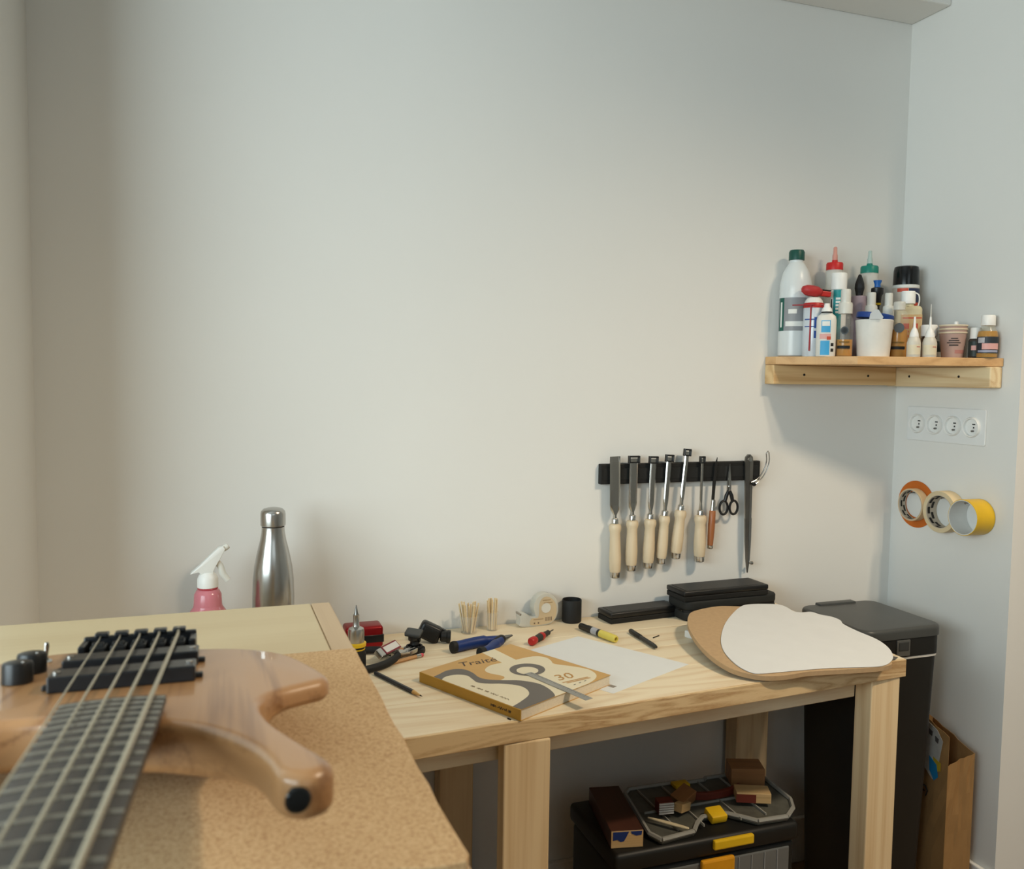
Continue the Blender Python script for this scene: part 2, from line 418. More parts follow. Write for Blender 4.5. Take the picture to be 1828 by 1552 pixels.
# ------------------------------------------------------------------ sockets on right wall
plate = thing('power_socket_plate', 'white four-gang power socket plate on the right wall below the shelf', 'socket', (0, -0.155, 1.073))
finish('plate', xf(prism(rrect(-0.112, 0.112, -0.040, 0.040, 0.004), 0, 0.0042, 0.0015, 2), (0, 0, 0), (PI/2, 0, -PI/2)), mat('socket_plate_white', '#e6e6e3', 0.35, var=0.01), plate)
for k in range(4):
    yk = 0.078-0.052*k
    s = finish('socket', xf(lathe([(0.0225, 0.0), (0.0225, 0.0085), (0.0210, 0.0105), (0.0190, 0.0098), (0.0180, 0.0040), (0, 0.0040)], 32), (-0.0006, yk, 0), (0, -PI/2, 0)), WHITEP, plate, True)
    finish('earth_pin', xf(cyl(0.0022, 0, 0.0055, 10), (-0.0046, yk-0.0035, -0.0085), (0, -PI/2, 0)), DKSTEEL, s)
    for dz, hh in ((0.010, 0.0012), (0.0, 0.0018)):
        finish('socket_hole', obox((-0.0049, yk-0.004, 0.0065 if dz > 0 else -0.0008), 0.0006, 0.0075 if dz > 0 else 0.0034, 0.0026 if dz > 0 else 0.0034), BLACKM, s)

# ------------------------------------------------------------------ magnetic bar and the tools on it
bar = thing('magnetic_tool_bar', 'long black magnetic tool bar fixed to the back wall', 'tool bar', (-0.598, 0, 0.963))
finish('bar_body', box(-0.202, 0.202, -0.0135, -0.0005, -0.022, 0.022, 0.002), BLACKM, bar)
finish('magnet_strip', box(-0.196, 0.196, -0.0142, -0.0132, -0.012, 0.012), mat('magnet_strip', '#232322', 0.4), bar)
HGRP = 'bench chisels hanging on the magnetic bar'
def chisel(label, bx, bz, tx, tz, w, cap, hr=0.0132):
    L = math.hypot(tx-bx, tz-bz); th = math.atan2(tx-bx, tz-bz)
    t = thing('wood_chisel', label, 'chisel', (bx, -0.0215, bz), group=HGRP, rot=(0, th, 0))
    k = min(1.0, L/0.266); H = 0.106*k+0.0145
    finish('butt_ring', lathe([(0, 0), (hr*0.55, 0.0006), (hr*0.80, 0.003), (hr*0.84, 0.0055), (hr*0.86, 0.0145), (0, 0.0145)], 24), STEEL, t, True)
    finish('handle', lathe([(hr*0.82, 0.0143), (hr*0.93, 0.02), (hr*0.98, 0.045), (hr*0.88, 0.075), (hr*0.84, H-0.020), (hr*0.98, H-0.014), (hr*1.02, H-0.008), (hr*0.9, H-0.002), (hr*0.6, H)], 28), HANDLE, t, True)
    finish('ferrule', lathe([(0.0076, H-0.002), (0.0076, H+0.009), (0.0066, H+0.011), (0.004, H+0.0115)], 20), STEEL, t, True)
    nb = H+0.034*k
    s = [(0.0036, 0.0036, H+0.010), (0.0034, 0.003, H+0.018), (w*0.42, 0.0026, nb-0.004), (w*0.5, 0.0022, nb+0.006), (w*0.5, 0.0019, L-0.012), (w*0.5, 0.0004, L)]
    bm = bmesh.new(); rings = []
    for hw, ht, z in s:
        hw = max(hw, 0.0022)
        rings.append([bm.verts.new(p) for p in ((-hw, ht, z), (hw, ht, z), (hw, 0, z), (hw*0.62, -ht, z), (-hw*0.62, -ht, z), (-hw, 0, z))])
    for a, b in zip(rings, rings[1:]):
        for i in range(6): bm.faces.new((a[i], a[(i+1) % 6], b[(i+1) % 6], b[i]))
    bm.faces.new(rings[0][::-1]); bm.faces.new(rings[-1])
    finish('blade', bm, STEEL, t)
    if cap:
        cw = w/2+0.0032
        c = bmesh.new()
        box(-cw, -cw+0.0026, -0.0045, 0.0045, L-0.010, L+0.006, 0.0006, 1, c)
        box(cw-0.0026, cw, -0.0045, 0.0045, L-0.010, L+0.006, 0.0006, 1, c)
        box(-cw+0.002, cw-0.002, -0.0044, 0.0044, L+0.0025, L+0.0058, 0, 1, c)
        box(-cw+0.002, cw-0.002, -0.0044, 0.0044, L-0.0098, L-0.0072, 0, 1, c)
        finish('edge_guard', c, BLACK, t)
    return t
chisel('widest wood chisel on the bar, bare wide blade without guard, far left', -0.764, 0.736, -0.770, 1.002, 0.0245, False)
chisel('second wood chisel from the left, wide blade with black square tip guard', -0.726, 0.749, -0.7245, 0.997, 0.0195, True)
chisel('third wood chisel from the left, medium blade with black tip guard', -0.685, 0.752, -0.677, 0.995, 0.0150, True)
chisel('fourth wood chisel from the left, narrow blade, leaning against the third handle', -0.653, 0.760, -0.6375, 0.998, 0.0130, True, 0.0122)
chisel('leaning wood chisel whose black tip guard stands highest above the bar', -0.617, 0.770, -0.593, 1.010, 0.0108, True)
chisel('thinnest wood chisel with needle-narrow blade beside the brown-handled knife', -0.5555, 0.759, -0.5545, 0.993, 0.0062, True, 0.0138)
kn = thing('marking_knife', 'marking knife with reddish brown wooden handle and black blade on the bar', 'knife', (-0.5285, -0.0215, 0.789), rot=(0, math.atan2(0.0095, 0.205), 0))
finish('butt_cap', lathe([(0.0055, 0), (0.0066, 0.0015), (0.0066, 0.008), (0.0055, 0.0085)], 20), STEEL, kn, True)
finish('handle', lathe([(0.0062, 0.008), (0.0072, 0.03), (0.0078, 0.055), (0.0072, 0.085), (0.005, 0.088)], 20), BROWNW, kn, True)
finish('ferrule', lathe([(0.0062, 0.087), (0.0048, 0.110), (0.003, 0.112)], 20), STEEL, kn, True)
finish('blade', xf(prism([(-0.0032, 0.109), (0.0032, 0.109), (0.0042, 0.15), (0.0040, 0.207), (-0.0014, 0.19), (-0.0034, 0.15)], -0.0012, 0.0012), (0, 0.002, 0), (PI/2, 0, 0)), BLACKM, kn)
# scissors
sc = thing('scissors', 'small scissors with black ring handles hanging on the magnetic bar', 'scissors', (-0.4815, -0.0195, 0.863))
for s in (-1, 1):
    ring = [(s*(0.0125+0.0105*math.cos(a)), -0.0012*s, 0.0175+0.0155*math.sin(a)) for a in [2*PI*i/24 for i in range(25)]]
    hb = tube([Vector(p) for p in ring], 0.0028, 8, caps=False)
    tube([(s*0.009, -0.0012*s, 0.033), (s*0.006, -0.001*s, 0.045), (s*0.0015, 0, 0.056)], [0.0042, 0.0046, 0.0036], 10, bm=hb)
    finish('handle', hb, BLACK, sc, True)
    finish('blade', xf(prism([(-s*0.0010, 0.050), (s*0.0052, 0.052), (s*0.0048, 0.072), (-s*0.0004, 0.119), (-s*0.0022, 0.075)], -0.0008, 0.0008), (0, -0.001*s+0.001, 0), (PI/2, 0, 0)), STEEL, sc)
finish('pivot_screw', xf(cyl(0.0028, 0, 0.0045, 14, 0.0006), (0, 0.002, 0.066), (PI/2, 0, 0)), STEEL, sc)
# dividers
dv = thing('wing_divider', 'steel wing divider with curved quadrant arm at the right end of the bar', 'divider', (-0.4255, -0.0185, 0.727), rot=(0, -0.021, 0))
for s in (-1, 1):
    bm = bmesh.new(); rr = []
    for z, w0, w1, d in ((0, 0, 0.0014, 0.0012), (0.03, 0.0002, 0.0052, 0.003), (0.075, 0.0003, 0.0078, 0.0038), (0.125, 0.0003, 0.0088, 0.004), (0.128, 0.0003, 0.0078, 0.004), (0.20, 0.0003, 0.0094, 0.004), (0.258, 0.0003, 0.0108, 0.004), (0.268, 0.0003, 0.0092, 0.004), (0.274, 0.0003, 0.003, 0.004)):
        rr.append([bm.verts.new(p) for p in ((s*w0, d, z), (s*w1, d*0.5, z), (s*w1, -d*0.5, z), (s*w0, -d, z))])
    for a, b in zip(rr, rr[1:]):
        for i in range(4): bm.faces.new((a[i], a[(i+1) % 4], b[(i+1) % 4], b[i]))
    bm.faces.new(rr[0]); bm.faces.new(rr[-1])
    finish('divider_leg', bm, DKSTEEL, dv)
finish('hinge_rivet', xf(lathe([(0.0058, 0), (0.0052, 0.002), (0, 0.0026)], 20), (0, -0.0036, 0.262), (PI/2, 0, 0)), STEEL, dv, True)
arc = spline([(0.004, 0, 0.207), (0.016, 0, 0.211), (0.030, 0, 0.222), (0.042, 0, 0.240), (0.047, 0, 0.258), (0.046, 0, 0.276)], 6)
wg = bmesh.new()
off = []
for i, p in enumerate(arc):
    t = (arc[min(i+1, len(arc)-1)]-arc[max(i-1, 0)]).normalized(); off.append(Vector((t.z, 0, -t.x)))
tube([p+o*0.0036+Vector((0, -0.006, 0)) for p, o in zip(arc, off)] + [arc[-1]+Vector((0.001, -0.006, 0.0045))] + [p-o*0.0036+Vector((0, -0.006, 0)) for p, o in list(zip(arc, off))[::-1]], 0.0013, 6, bm=wg)
finish('quadrant_wing', wg, STEEL, dv, True)
finish('clamp_screw', xf(lathe([(0.004, 0), (0.0045, 0.003), (0.003, 0.008), (0, 0.0085)], 14), (0.0085, -0.006, 0.206), (PI/2, 0, 0)), BLACK, dv, True)
finish('adjusting_screw', xf(lathe([(0.002, 0), (0.002, 0.004), (0.0045, 0.005), (0.0045, 0.009), (0.002, 0.010)], 14), (0.004, 0, 0.022), (0, PI/2, 0)), STEEL, dv, True)

# ------------------------------------------------------------------ tape rolls on the right wall
def roll(name, label, y, z, ro, ri, x0, w, m, mi, core=True):
    t = thing(name, label, 'tape', (-x0, y, z), rot=(0, -PI/2, 0))
    finish('tape_winding', loop_lathe([(ri+0.0015, 0), (ro-0.0006, 0), (ro, 0.0006), (ro, w-0.0006), (ro-0.0006, w), (ri+0.0015, w)], 56), m, t, True)
    c = finish('cardboard_core', loop_lathe([(ri, 0), (ri+0.0015, 0), (ri+0.0015, w), (ri, w)], 56), mi, t, True)
    return t, c
CARD = mat('core_card_printed', '#bcae9a', 0.8); CREAM = mat('masking_tape_cream', '#d6c29c', 0.7); CREAM2 = mat('masking_tape_tan', '#d0b48c', 0.7)
WCORE = mat('white_core', '#dcdad4', 0.6); PKG = mat('yellow_tape', '#d8ae1c', 0.35)
disc = finish('sanding_disc', xf(loop_lathe([(0.0315, 0.0003), (0.056, 0.0003), (0.056, 0.0016), (0.0315, 0.0016)], 56), (0, 0, 0), (0, -PI/2, 0)), mat('orange_abrasive', '#c96a22', 0.9, bump=0.3, bscale=1500))
disc.location = (-0.0003, -0.080, 0.880); tag(disc, 'flat orange abrasive disc on the right wall behind a tape roll', 'disc')
t1, k1 = roll('masking_tape_roll', 'narrow tan masking tape roll in front of the orange disc', -0.084, 0.880, 0.0385, 0.0345, 0.004, 0.020, CREAM2, CARD)
t2, k2 = roll('masking_tape_roll', 'thick cream masking tape roll between the orange disc and yellow tape', -0.178, 0.8775, 0.0475, 0.0365, 0.001, 0.030, CREAM, CARD)
t3, k3 = roll('packing_tape_roll', 'wide yellow packing tape roll on the right wall, nearest the wall edge', -0.262, 0.8785, 0.0395, 0.0365, 0.001, 0.050, PKG, WCORE)
INK = mat('black_ink', '#24201c', 0.7); REDINK = mat('faded_red_ink', '#a03c38', 0.7)
def core_print(t, c, ri, w, rows):
    for r_, (z0, n) in enumerate(rows):
        for i in range(n):
            a = 2*PI*(i+0.5*(r_ % 2))/n
            finish('core_print', arc_band(ri-0.0003, z0, z0+w*0.22, a, a+2*PI/n*0.62, 4, t=0.0002), INK, c)
core_print(t1, k1, 0.0345, 0.020, [(0.0105, 9), (0.0035, 9)])
core_print(t2, k2, 0.0365, 0.030, [(0.020, 9), (0.0105, 9)])
for yy_, zz_, nm in ((-0.084, 0.912, 1), (-0.178, 0.9125, 2), (-0.262, 0.9135, 3)):
    nl = finish('wall_nail', xf(lathe([(0.0012, 0), (0.0012, 0.045 if nm == 3 else 0.025), (0.0028, 0.0452 if nm == 3 else 0.0252), (0, 0.046 if nm == 3 else 0.026)], 10), (0, 0, 0), (0, -PI/2, 0)), DKSTEEL)
    nl.location = (0, yy_, zz_-0.0012-0.0022)
    tag(nl, {1: 'steel nail holding the tan tape roll and orange disc', 2: 'steel nail holding the thick cream tape roll', 3: 'steel nail holding the yellow tape roll'}[nm], 'nail')

# ================================================================== bass guitar
TILT = 0.1135; SKEW = -0.021
bass = thing('bass_guitar', 'five-string electric bass guitar with natural wood body lying on the particle board', 'guitar', (-1.6575, -0.8465, 0.908), rot=Euler((-TILT, 0, SKEW), 'XYZ'))
cs, sn = math.cos(-SKEW), math.sin(-SKEW)
def bb(X, S):
    """plan position (room x, distance towards the neck from the saddles) -> bass coordinates"""
    x = X+1.6575; y = -S*1.0065
    return (x*cs-y*sn, x*sn+y*cs)
BODYW = wood('bass_body_walnut', '#b5875a', '#6f4424', 'y', scale=1.2, rough=0.34, contrast=0.6, ring=11, coat=0.3, ramp=(0.18, 0.50))
NECKW = wood('bass_neck_wenge', '#4a3022', '#2c1a12', 'y', scale=2, rough=0.4)
FB = wood('bass_fretboard', '#4c4742', '#332e2a', 'y', scale=2, rough=0.55)
outline = [(-1.774, -0.021), (-1.744, -0.043), (-1.712, -0.047), (-1.665, -0.040), (-1.63, -0.026), (-1.605, -0.014), (-1.571, 0.000), (-1.546, 0.022), (-1.526, 0.053), (-1.513, 0.100),
           (-1.5045, 0.145), (-1.508, 0.163), (-1.522, 0.172), (-1.547, 0.188), (-1.5605, 0.213), (-1.557, 0.262), (-1.543, 0.315), (-1.533, 0.348), (-1.5295, 0.364), (-1.534, 0.376), (-1.5475, 0.381), (-1.561, 0.371), (-1.566, 0.345),
           (-1.573, 0.318), (-1.586, 0.288), (-1.604, 0.260), (-1.621, 0.244), (-1.633, 0.236), (-1.660, 0.226), (-1.690, 0.206), (-1.712, 0.199), (-1.738, 0.198),
           (-1.766, 0.210), (-1.786, 0.245), (-1.800, 0.290), (-1.812, 0.305), (-1.824, 0.296), (-1.828, 0.255), (-1.822, 0.200), (-1.816, 0.150), (-1.820, 0.110), (-1.838, 0.070), (-1.844, 0.035), (-1.834, 0.005), (-1.808, -0.012)]
sm = spline([bb(*p) for p in outline], 4, True)
bmb = prism([(p.x, p.y) for p in sm], -0.037, 0.0, 0.0085, 6)
bc = bb(-1.500, 0.135)
for v in bmb.verts:            # belly contour carved into the back at the waist, softened horn tip
    if v.co.z < -0.012:
        d = math.hypot((v.co.x-bc[0])*0.95, (v.co.y-bc[1])*0.62); w = max(0.0, min(1.0, (0.098-d)/0.055)); w = w*w*(3-2*w)
        v.co.z += 0.0185*w*min(1.0, (-0.012-v.co.z)/0.02)
        if v.co.x > 0.02:
            w2 = max(0.0, min(1.0, (-v.co.y-0.235)/0.10)); v.co.z += 0.0095*w2*w2*(3-2*w2)*min(1.0, (-0.012-v.co.z)/0.02)
finish('body', bmb, BODYW, bass, True)
BLKP = mat('pickup_black', '#1a1c1f', 0.3, var=0.05)
for S0, S1, xr in ((0.036, 0.066, (-1.712, -1.605)), (0.098, 0.128, (-1.714, -1.606))):
    a = bb(xr[0], (S0+S1)/2); b = bb(xr[1], (S0+S1)/2)
    o = finish('pickup', box(-0.0535, 0.0535, -0.0155, 0.0155, 0.0, 0.0125, 0.0014, 2), BLKP, bass, False)
    o.location = ((a[0]+b[0])/2, (a[1]+b[1])/2, 0)
    for e in (-1, 1):
        finish('pickup_screw', xf(lathe([(0.0028, 0), (0.0028, 0.0012), (0, 0.0014)], 10), (e*0.0485, 0, 0.0125)), STEEL, o)
        finish('mounting_ear', box(e*0.0555-0.0035, e*0.0555+0.0035, -0.004, 0.004, 0, 0.004, 0.001), BLACK, o)
br = finish('bridge', box(-0.049, 0.049, -0.020, 0.024, 0.0, 0.0035, 0.001), BLACK, bass)
br.location = (*bb(-1.657, 0.0), 0)
finish('bridge_wall', box(-0.049, 0.049, 0.016, 0.024, 0.003, 0.017, 0.0015), BLKP, br)
for e in (-1, 1):
    finish('bridge_cheek', box(e*0.0465-0.003, e*0.0465+0.003, -0.016, 0.017, 0.003, 0.0145, 0.0015), BLKP, br)
SP = 0.0168
for k in range(5):
    sx = (k-2)*SP
    s = finish('saddle', box(sx-0.0068, sx+0.0068, -0.012, 0.010, 0.0035, 0.0125, 0.0015), BLACK, br)
    finish('saddle_roller', xf(cyl(0.0035, -0.005, 0.005, 14, 0.0008), (sx, -0.006, 0.0125), (0, PI/2, 0)), BLACK, s, True)
    finish('tail_clamp', box(sx-0.0058, sx+0.0058, 0.012, 0.026, 0.0165, 0.0205, 0.0012), BLKP, br)
for X, S, r, h in ((-1.7425, 0.075, 0.0115, 0.0175), (-1.7385, 0.038, 0.0115, 0.0175)):
    kx = finish('control_knob', lathe([(r, 0.0008), (r, h-0.003), (r-0.0008, h-0.0008), (r-0.003, h), (0, h)], 32), BLACK, bass, True)
    kx.location = (*bb(X, S), 0)
    finish('knob_marker', xf(lathe([(0.0011, 0), (0.0011, 0.0004), (0, 0.0005)], 8), (0.005, -0.006, h)), WHITEP, kx)
tg = finish('toggle_switch', lathe([(0.0055, 0), (0.0055, 0.002), (0.003, 0.003), (0.0018, 0.006), (0.0024, 0.016), (0.0018, 0.0185), (0, 0.019)], 16), STEEL, bass, True)
tg.location = (*bb(-1.735, -0.004), 0); tg.rotation_euler = (0.2, 0.1, 0)
# neck and fretboard along -y
SCALE = 0.864
def hw(d):      # half width of the fretboard at distance d from the saddles
    return 0.0225+(0.0338-0.0225)*(SCALE-d)/(SCALE-0.206)
FT = 0.0105
bm = bmesh.new(); rings = []
for i in range(25):
    d = 0.2075+(SCALE-0.2075)*i/24; w = hw(d)
    rings.append([bm.verts.new((x+0.003, -d, z)) for x, z in ((-w, FT-0.006), (-w, FT-0.001), (-w*0.6, FT), (0, FT+0.0006), (w*0.6, FT), (w, FT-0.001), (w, FT-0.006))])
for a, b in zip(rings, rings[1:]):
    for i in range(7): bm.faces.new((a[i], a[(i+1) % 7], b[(i+1) % 7], b[i]))
bm.faces.new(rings[0]); bm.faces.new(rings[-1][::-1])
fbo = finish('fretboard', bm, FB, bass)
FRW = mat('fret_wire', '#b9b3a6', 0.3, 1.0, var=0.03)
for n in range(1, 25):
    d = SCALE*2**(-n/12); w = hw(d)
    finish('fret', tube([(x+0.003, -d, z) for x, z in ((-w, FT-0.0008), (-w*0.6, FT+0.0002), (0, FT+0.0008), (w*0.6, FT+0.0002), (w, FT-0.0008))], 0.0011, 6), FRW, fbo)
bm = bmesh.new(); rings = []
for i in range(21):
    d = 0.215+(SCALE+0.02-0.215)*i/20; w = hw(min(d, SCALE))*0.985
    th = 0.022 if d > 0.27 else 0.022+(0.27-d)/0.055*0.018
    rings.append([bm.verts.new((0.003+w*math.cos(a), -d, FT-0.006+th*math.sin(a) if math.sin(a) < 0 else FT-0.006)) for a in [PI*k/12 for k in range(12, 25)]])
for a, b in zip(rings, rings[1:]):
    for i in range(13): bm.faces.new((a[i], a[(i+1) % 13], b[(i+1) % 13], b[i]))
bm.faces.new(rings[0]); bm.faces.new(rings[-1][::-1])
finish('neck', bm, NECKW, bass, True)
finish('nut', box(-0.0225, 0.0225, -SCALE-0.006, -SCALE, FT-0.006, FT+0.0035, 0.0006), WHITEP, bass)
hd = spline([(-0.0225, -SCALE-0.004), (-0.034, -SCALE-0.04), (-0.052, -SCALE-0.075), (-0.056, -SCALE-0.16), (-0.030, -SCALE-0.20), (0.020, -SCALE-0.195), (0.050, -SCALE-0.15), (0.048, -SCALE-0.08), (0.034, -SCALE-0.04), (0.0225, -SCALE-0.004)], 4)
finish('headstock', prism([(p.x, p.y) for p in hd], FT-0.024, FT-0.008, 0.002, 2), NECKW, bass, True)
gauge = [0.00068, 0.00088, 0.00112, 0.0014, 0.00172]
WOUND = mat('wound_string', '#c2b8a2', 0.36, 1.0, var=0.12, vscale=900)
posts = [(-0.046, -0.11), (-0.044, -0.16), (0.0, -0.185), (0.040, -0.14), (0.038, -0.09)]
for k in range(5):
    xs = (k-2)*SP; xn = (k-2)*0.0078+0.002
    finish('string', tube([(xs, 0.018, 0.0195), (xs, 0.006, 0.0166), (xn, -SCALE, FT+0.0035+gauge[k]), (posts[k][0]*0.75, -SCALE+posts[k][1]+0.01, FT-0.001)], gauge[k], 8), WOUND, bass, True)
    tp = finish('tuning_peg', lathe([(0.006, 0), (0.006, 0.004), (0.0035, 0.005), (0.004, 0.016), (0, 0.016)], 14), BLACK, bass, True)
    tp.location = (posts[k][0]*0.75, -SCALE+posts[k][1], FT-0.009)
# strap button at the tip of the upper horn
sb = finish('strap_button', lathe([(0.0040, 0), (0.0034, 0.004), (0.0066, 0.0085), (0.0072, 0.010), (0.0062, 0.0115), (0, 0.012)], 24), mat('button_black_nickel', '#2a2c2d', 0.22, 0.7), bass, True)
p = bb(-1.5495, 0.3795); sb.location = (p[0]-0.003, p[1], -0.0112); sb.rotation_euler = (PI/2, 0, R(6))

# ================================================================== things on the low bench
# --- guitar making book
bk = thing('book', 'thick softcover book with ochre cover showing a cream guitar, on the bench front', 'book', (-1.1524, -0.5025+0.004, BZ), rz=R(26.9))
BW, BH, BT = 0.222, 0.236, 0.0175
OCH = mat('cover_ochre', '#c99f5e', 0.5, var=0.03); CRM = mat('cover_cream', '#e4d9bc', 0.5, var=0.02); GRY = mat('cover_grey', '#66605a', 0.5, var=0.03)
PAGES = mat('page_block', '#e2d6c0', 0.85, var=0.06, vscale=400)
finish('page_block', box(0.002, BW-0.0015, 0.0015, BH-0.0015, 0.0008, BT-0.0008), PAGES, bk)
cov = finish('front_cover', box(0, BW, 0, BH, BT-0.0008, BT, 0.0002, 1), OCH, bk)
finish('back_cover', box(0, BW, 0, BH, 0, 0.0008, 0.0002, 1), OCH, bk)
spn = finish('spine', box(-0.0012, 0.0006, 0, BH, 0, BT, 0.0003, 1), mat('spine_ochre', '#c09236', 0.5, var=0.03), bk)
def pr(name, pts, z, m, par=cov):
    q = []
    for u, v in pts: q.append((min(max(u, 0.0004), BW-0.0004), min(max(v, 0.0004), BH-0.0004)))
    return finish(name, prism(q, BT+z, BT+z+0.00008), m, par)
def sp2(pts, sub=5, closed=False): return [(p.x, p.y) for p in spline(pts, sub, closed)]
gl = [(0.147, 0.236), (0.134, 0.172)] + sp2([(0.134, 0.172), (0.109, 0.176), (0.086, 0.166), (0.080, 0.149), (0.086, 0.125), (0.080, 0.114), (0.060, 0.112)])
gr = sp2([(0.0500, 0.05), (0.062, 0.012), (0.085, 0.0), (0.128, -0.001), (0.158, 0.0), (0.186, 0.006), (0.205, 0.018), (0.216, 0.040), (0.213, 0.062), (0.204, 0.085), (0.196, 0.105), (0.205, 0.120), (0.211, 0.136), (0.206, 0.152), (0.190, 0.161), (0.163, 0.166)])
pr('guitar_print', gl + gr + [(0.163, 0.166), (0.178, 0.236)], 0.0, CRM)
inner = sp2([(-0.006, 0.175), (0.006, 0.184), (0.019, 0.187), (0.035, 0.181), (0.044, 0.166), (0.039, 0.148), (0.034, 0.130), (0.044, 0.113), (0.058, 0.099), (0.072, 0.074), (0.069, 0.052), (0.054, 0.034), (0.027, 0.024), (0.0, 0.018)])
pr('inner_print', inner, 0.00015, CRM)
outer = sp2([(-0.006, 0.200), (0.013, 0.203), (0.035, 0.208), (0.053, 0.203), (0.062, 0.189), (0.060, 0.168), (0.053, 0.148), (0.055, 0.130), (0.072, 0.108), (0.091, 0.088), (0.102, 0.057), (0.096, 0.028), (0.084, 0.006), (0.076, 0.0)])
pr('outline_print', outer + [(0.001, 0.0), (0.0, 0.018)] + inner[::-1], 0.0003, GRY)
def ell(cx, cy, a, b, n=40): return [(cx+a*math.cos(2*PI*i/n), cy+b*math.sin(2*PI*i/n)) for i in range(n)]
pr('sound_hole_print', ell(0.1395, 0.1165, 0.0315, 0.030), 0.0003, GRY)
pr('sound_hole_centre', ell(0.1355, 0.1125, 0.019, 0.0185), 0.00045, CRM)
text_mesh('title_lettering', 'Traité', 0.030, mat('title_ink', '#4a3a2e', 0.6), cov, (0.066, 0.207, BT+0.0001), (0, 0, R(-18)), 0.25, 0.0001)
text_mesh('number_lettering', '30', 0.036, mat('ochre_ink', '#b98a48', 0.6), cov, (0.136, 0.043, BT+0.0003), (0, 0, R(-14)), 0.2, 0.0001)
for k in range(2):
    pr('subtitle_print', [(0.134+0.004*k, 0.034-0.006*k), (0.186, 0.022-0.005*k), (0.186, 0.019-0.005*k), (0.134+0.004*k, 0.031-0.006*k)], 0.0002, mat('ochre_ink', '#b98a48'))
for k in range(3): pr('dot_print', ell(0.142+k*0.013, 0.013-0.0005*k, 0.003, 0.001, 10), 0.0002, GRY)
for (a, b) in ((0.126, 0.118), (0.112, 0.100), (0.094, 0.086), (0.082, 0.066), (0.060, 0.040)):
    n = 9; pts = [(0.016+0.0022*math.sin(i*2.4+a*90), a+(b-a)*i/(n-1), BT+0.0003) for i in range(n)]
    finish('script_line', tube(spline(pts, 4), 0.0006, 5), mat('script_ink', '#8a7b62', 0.7), cov)
for (a, b) in ((0.064, 0.052), (0.049, 0.028), (0.025, 0.020)):
    n = 11; pts = [(-0.0014, a+(b-a)*i/(n-1), 0.0088+0.0022*math.sin(i*2.6+a*70)) for i in range(n)]
    finish('spine_lettering', tube(spline(pts, 4), 0.0006, 5), mat('title_ink', '#4a3a2e', 0.6), spn)
# --- steel ruler on the book
ru = thing('steel_ruler', 'short steel ruler lying across the book and over its edge', 'ruler', (-1.0865, -0.350, BZ+BT+0.0004), rz=math.atan2(-0.128, 0.045))
finish('ruler_blade', box(0, 0.150, -0.0075, 0.0075, 0, 0.0008, 0.0002, 1), mat('satin_ruler_steel', '#a9a7a2', 0.45, 0.85), ru)
for k in range(28):
    finish('graduation', box(0.006+k*0.005, 0.0064+k*0.005, 0.0028 if k % 2 else 0.001, 0.007, 0.0008, 0.0009), BLACKM, ru)
# --- sheet of paper under book
def sheet(name, label, pts, z, t, m, cat='paper', sub=None):
    c = Vector((sum(p[0] for p in pts)/len(pts), sum(p[1] for p in pts)/len(pts), 0))
    o = finish(name, prism([(p[0]-c.x, p[1]-c.y) for p in pts], 0, t), m); o.location = (c.x, c.y, z); tag(o, label, cat); return o
ps = thing('paper_sheet', 'plain white paper sheet lying partly under the book', 'paper', (-0.93, -0.28, BZ))
finish('sheet', prism([(-0.896+0.93, -0.128+0.28), (-0.771+0.93, -0.344+0.28), (-0.968+0.93, -0.436+0.28), (-1.040+0.93, -0.310+0.28), (-1.018+0.93, -0.181+0.28)], 0.0, 0.0005), mat('cool_white_paper', '#dfe1e0', 0.8, var=0.01, spec=0.2), ps)
finish('printed_square', obox((-0.955+0.93, -0.405+0.28, 0.00055), 0.010, 0.012, 0.0002, (0, 0, 0.5)), mat('grey_print', '#8f877c', 0.8), ps)
# --- pencil
def stick(name, label, cat, a, b, r, parts):
    a, b = Vector(a), Vector(b); d = b-a
    t = thing(name, label, cat, a, rot=d.to_track_quat('Z', 'Y').to_euler()); L = d.length
    for nm, m, prof, seg in parts(L, r): finish(nm, lathe(prof, seg), m, t, True)
    return t
GRAPH = mat('graphite_body', '#2b2c2e', 0.4); BARE = mat('bare_pencil_wood', '#d3a765', 0.7)
stick('pencil', 'sharpened dark grey pencil lying left of the book', 'pencil', (-1.325, -0.233, BZ+0.0036), (-1.273, -0.365, BZ+0.0036), 0.0036, lambda L, r: [
    ('pencil_shaft', GRAPH, [(0, 0), (r, 0.0002), (r, L-0.026), (0, L-0.026)], 6), ('sharpened_cone', BARE, [(r*0.98, L-0.026), (0.0012, L-0.006), (0, L-0.006)], 12), ('pencil_lead', BLACKM, [(0.0013, L-0.0065), (0.0002, L), (0, L)], 8)])
stick('eraser_pencil', 'pencil with pink eraser tip poking out beside the cutting pliers', 'pencil', (-1.288, -0.190, BZ+0.0037), (-1.223, -0.160, BZ+0.0037), 0.0036, lambda L, r: [
    ('pencil_shaft', mat('natural_cedar', '#b98c5c', 0.5), [(0, 0), (r, 0.0002), (r, L-0.016), (0, L-0.016)], 6), ('ferrule', STEEL, [(r*1.02, L-0.016), (r*1.02, L-0.006), (0, L-0.006)], 14), ('eraser', mat('pink_rubber', '#cf5a62', 0.8), [(r*0.95, L-0.006), (r*0.95, L-0.001), (r*0.5, L+0.001), (0, L+0.0012)], 14)])
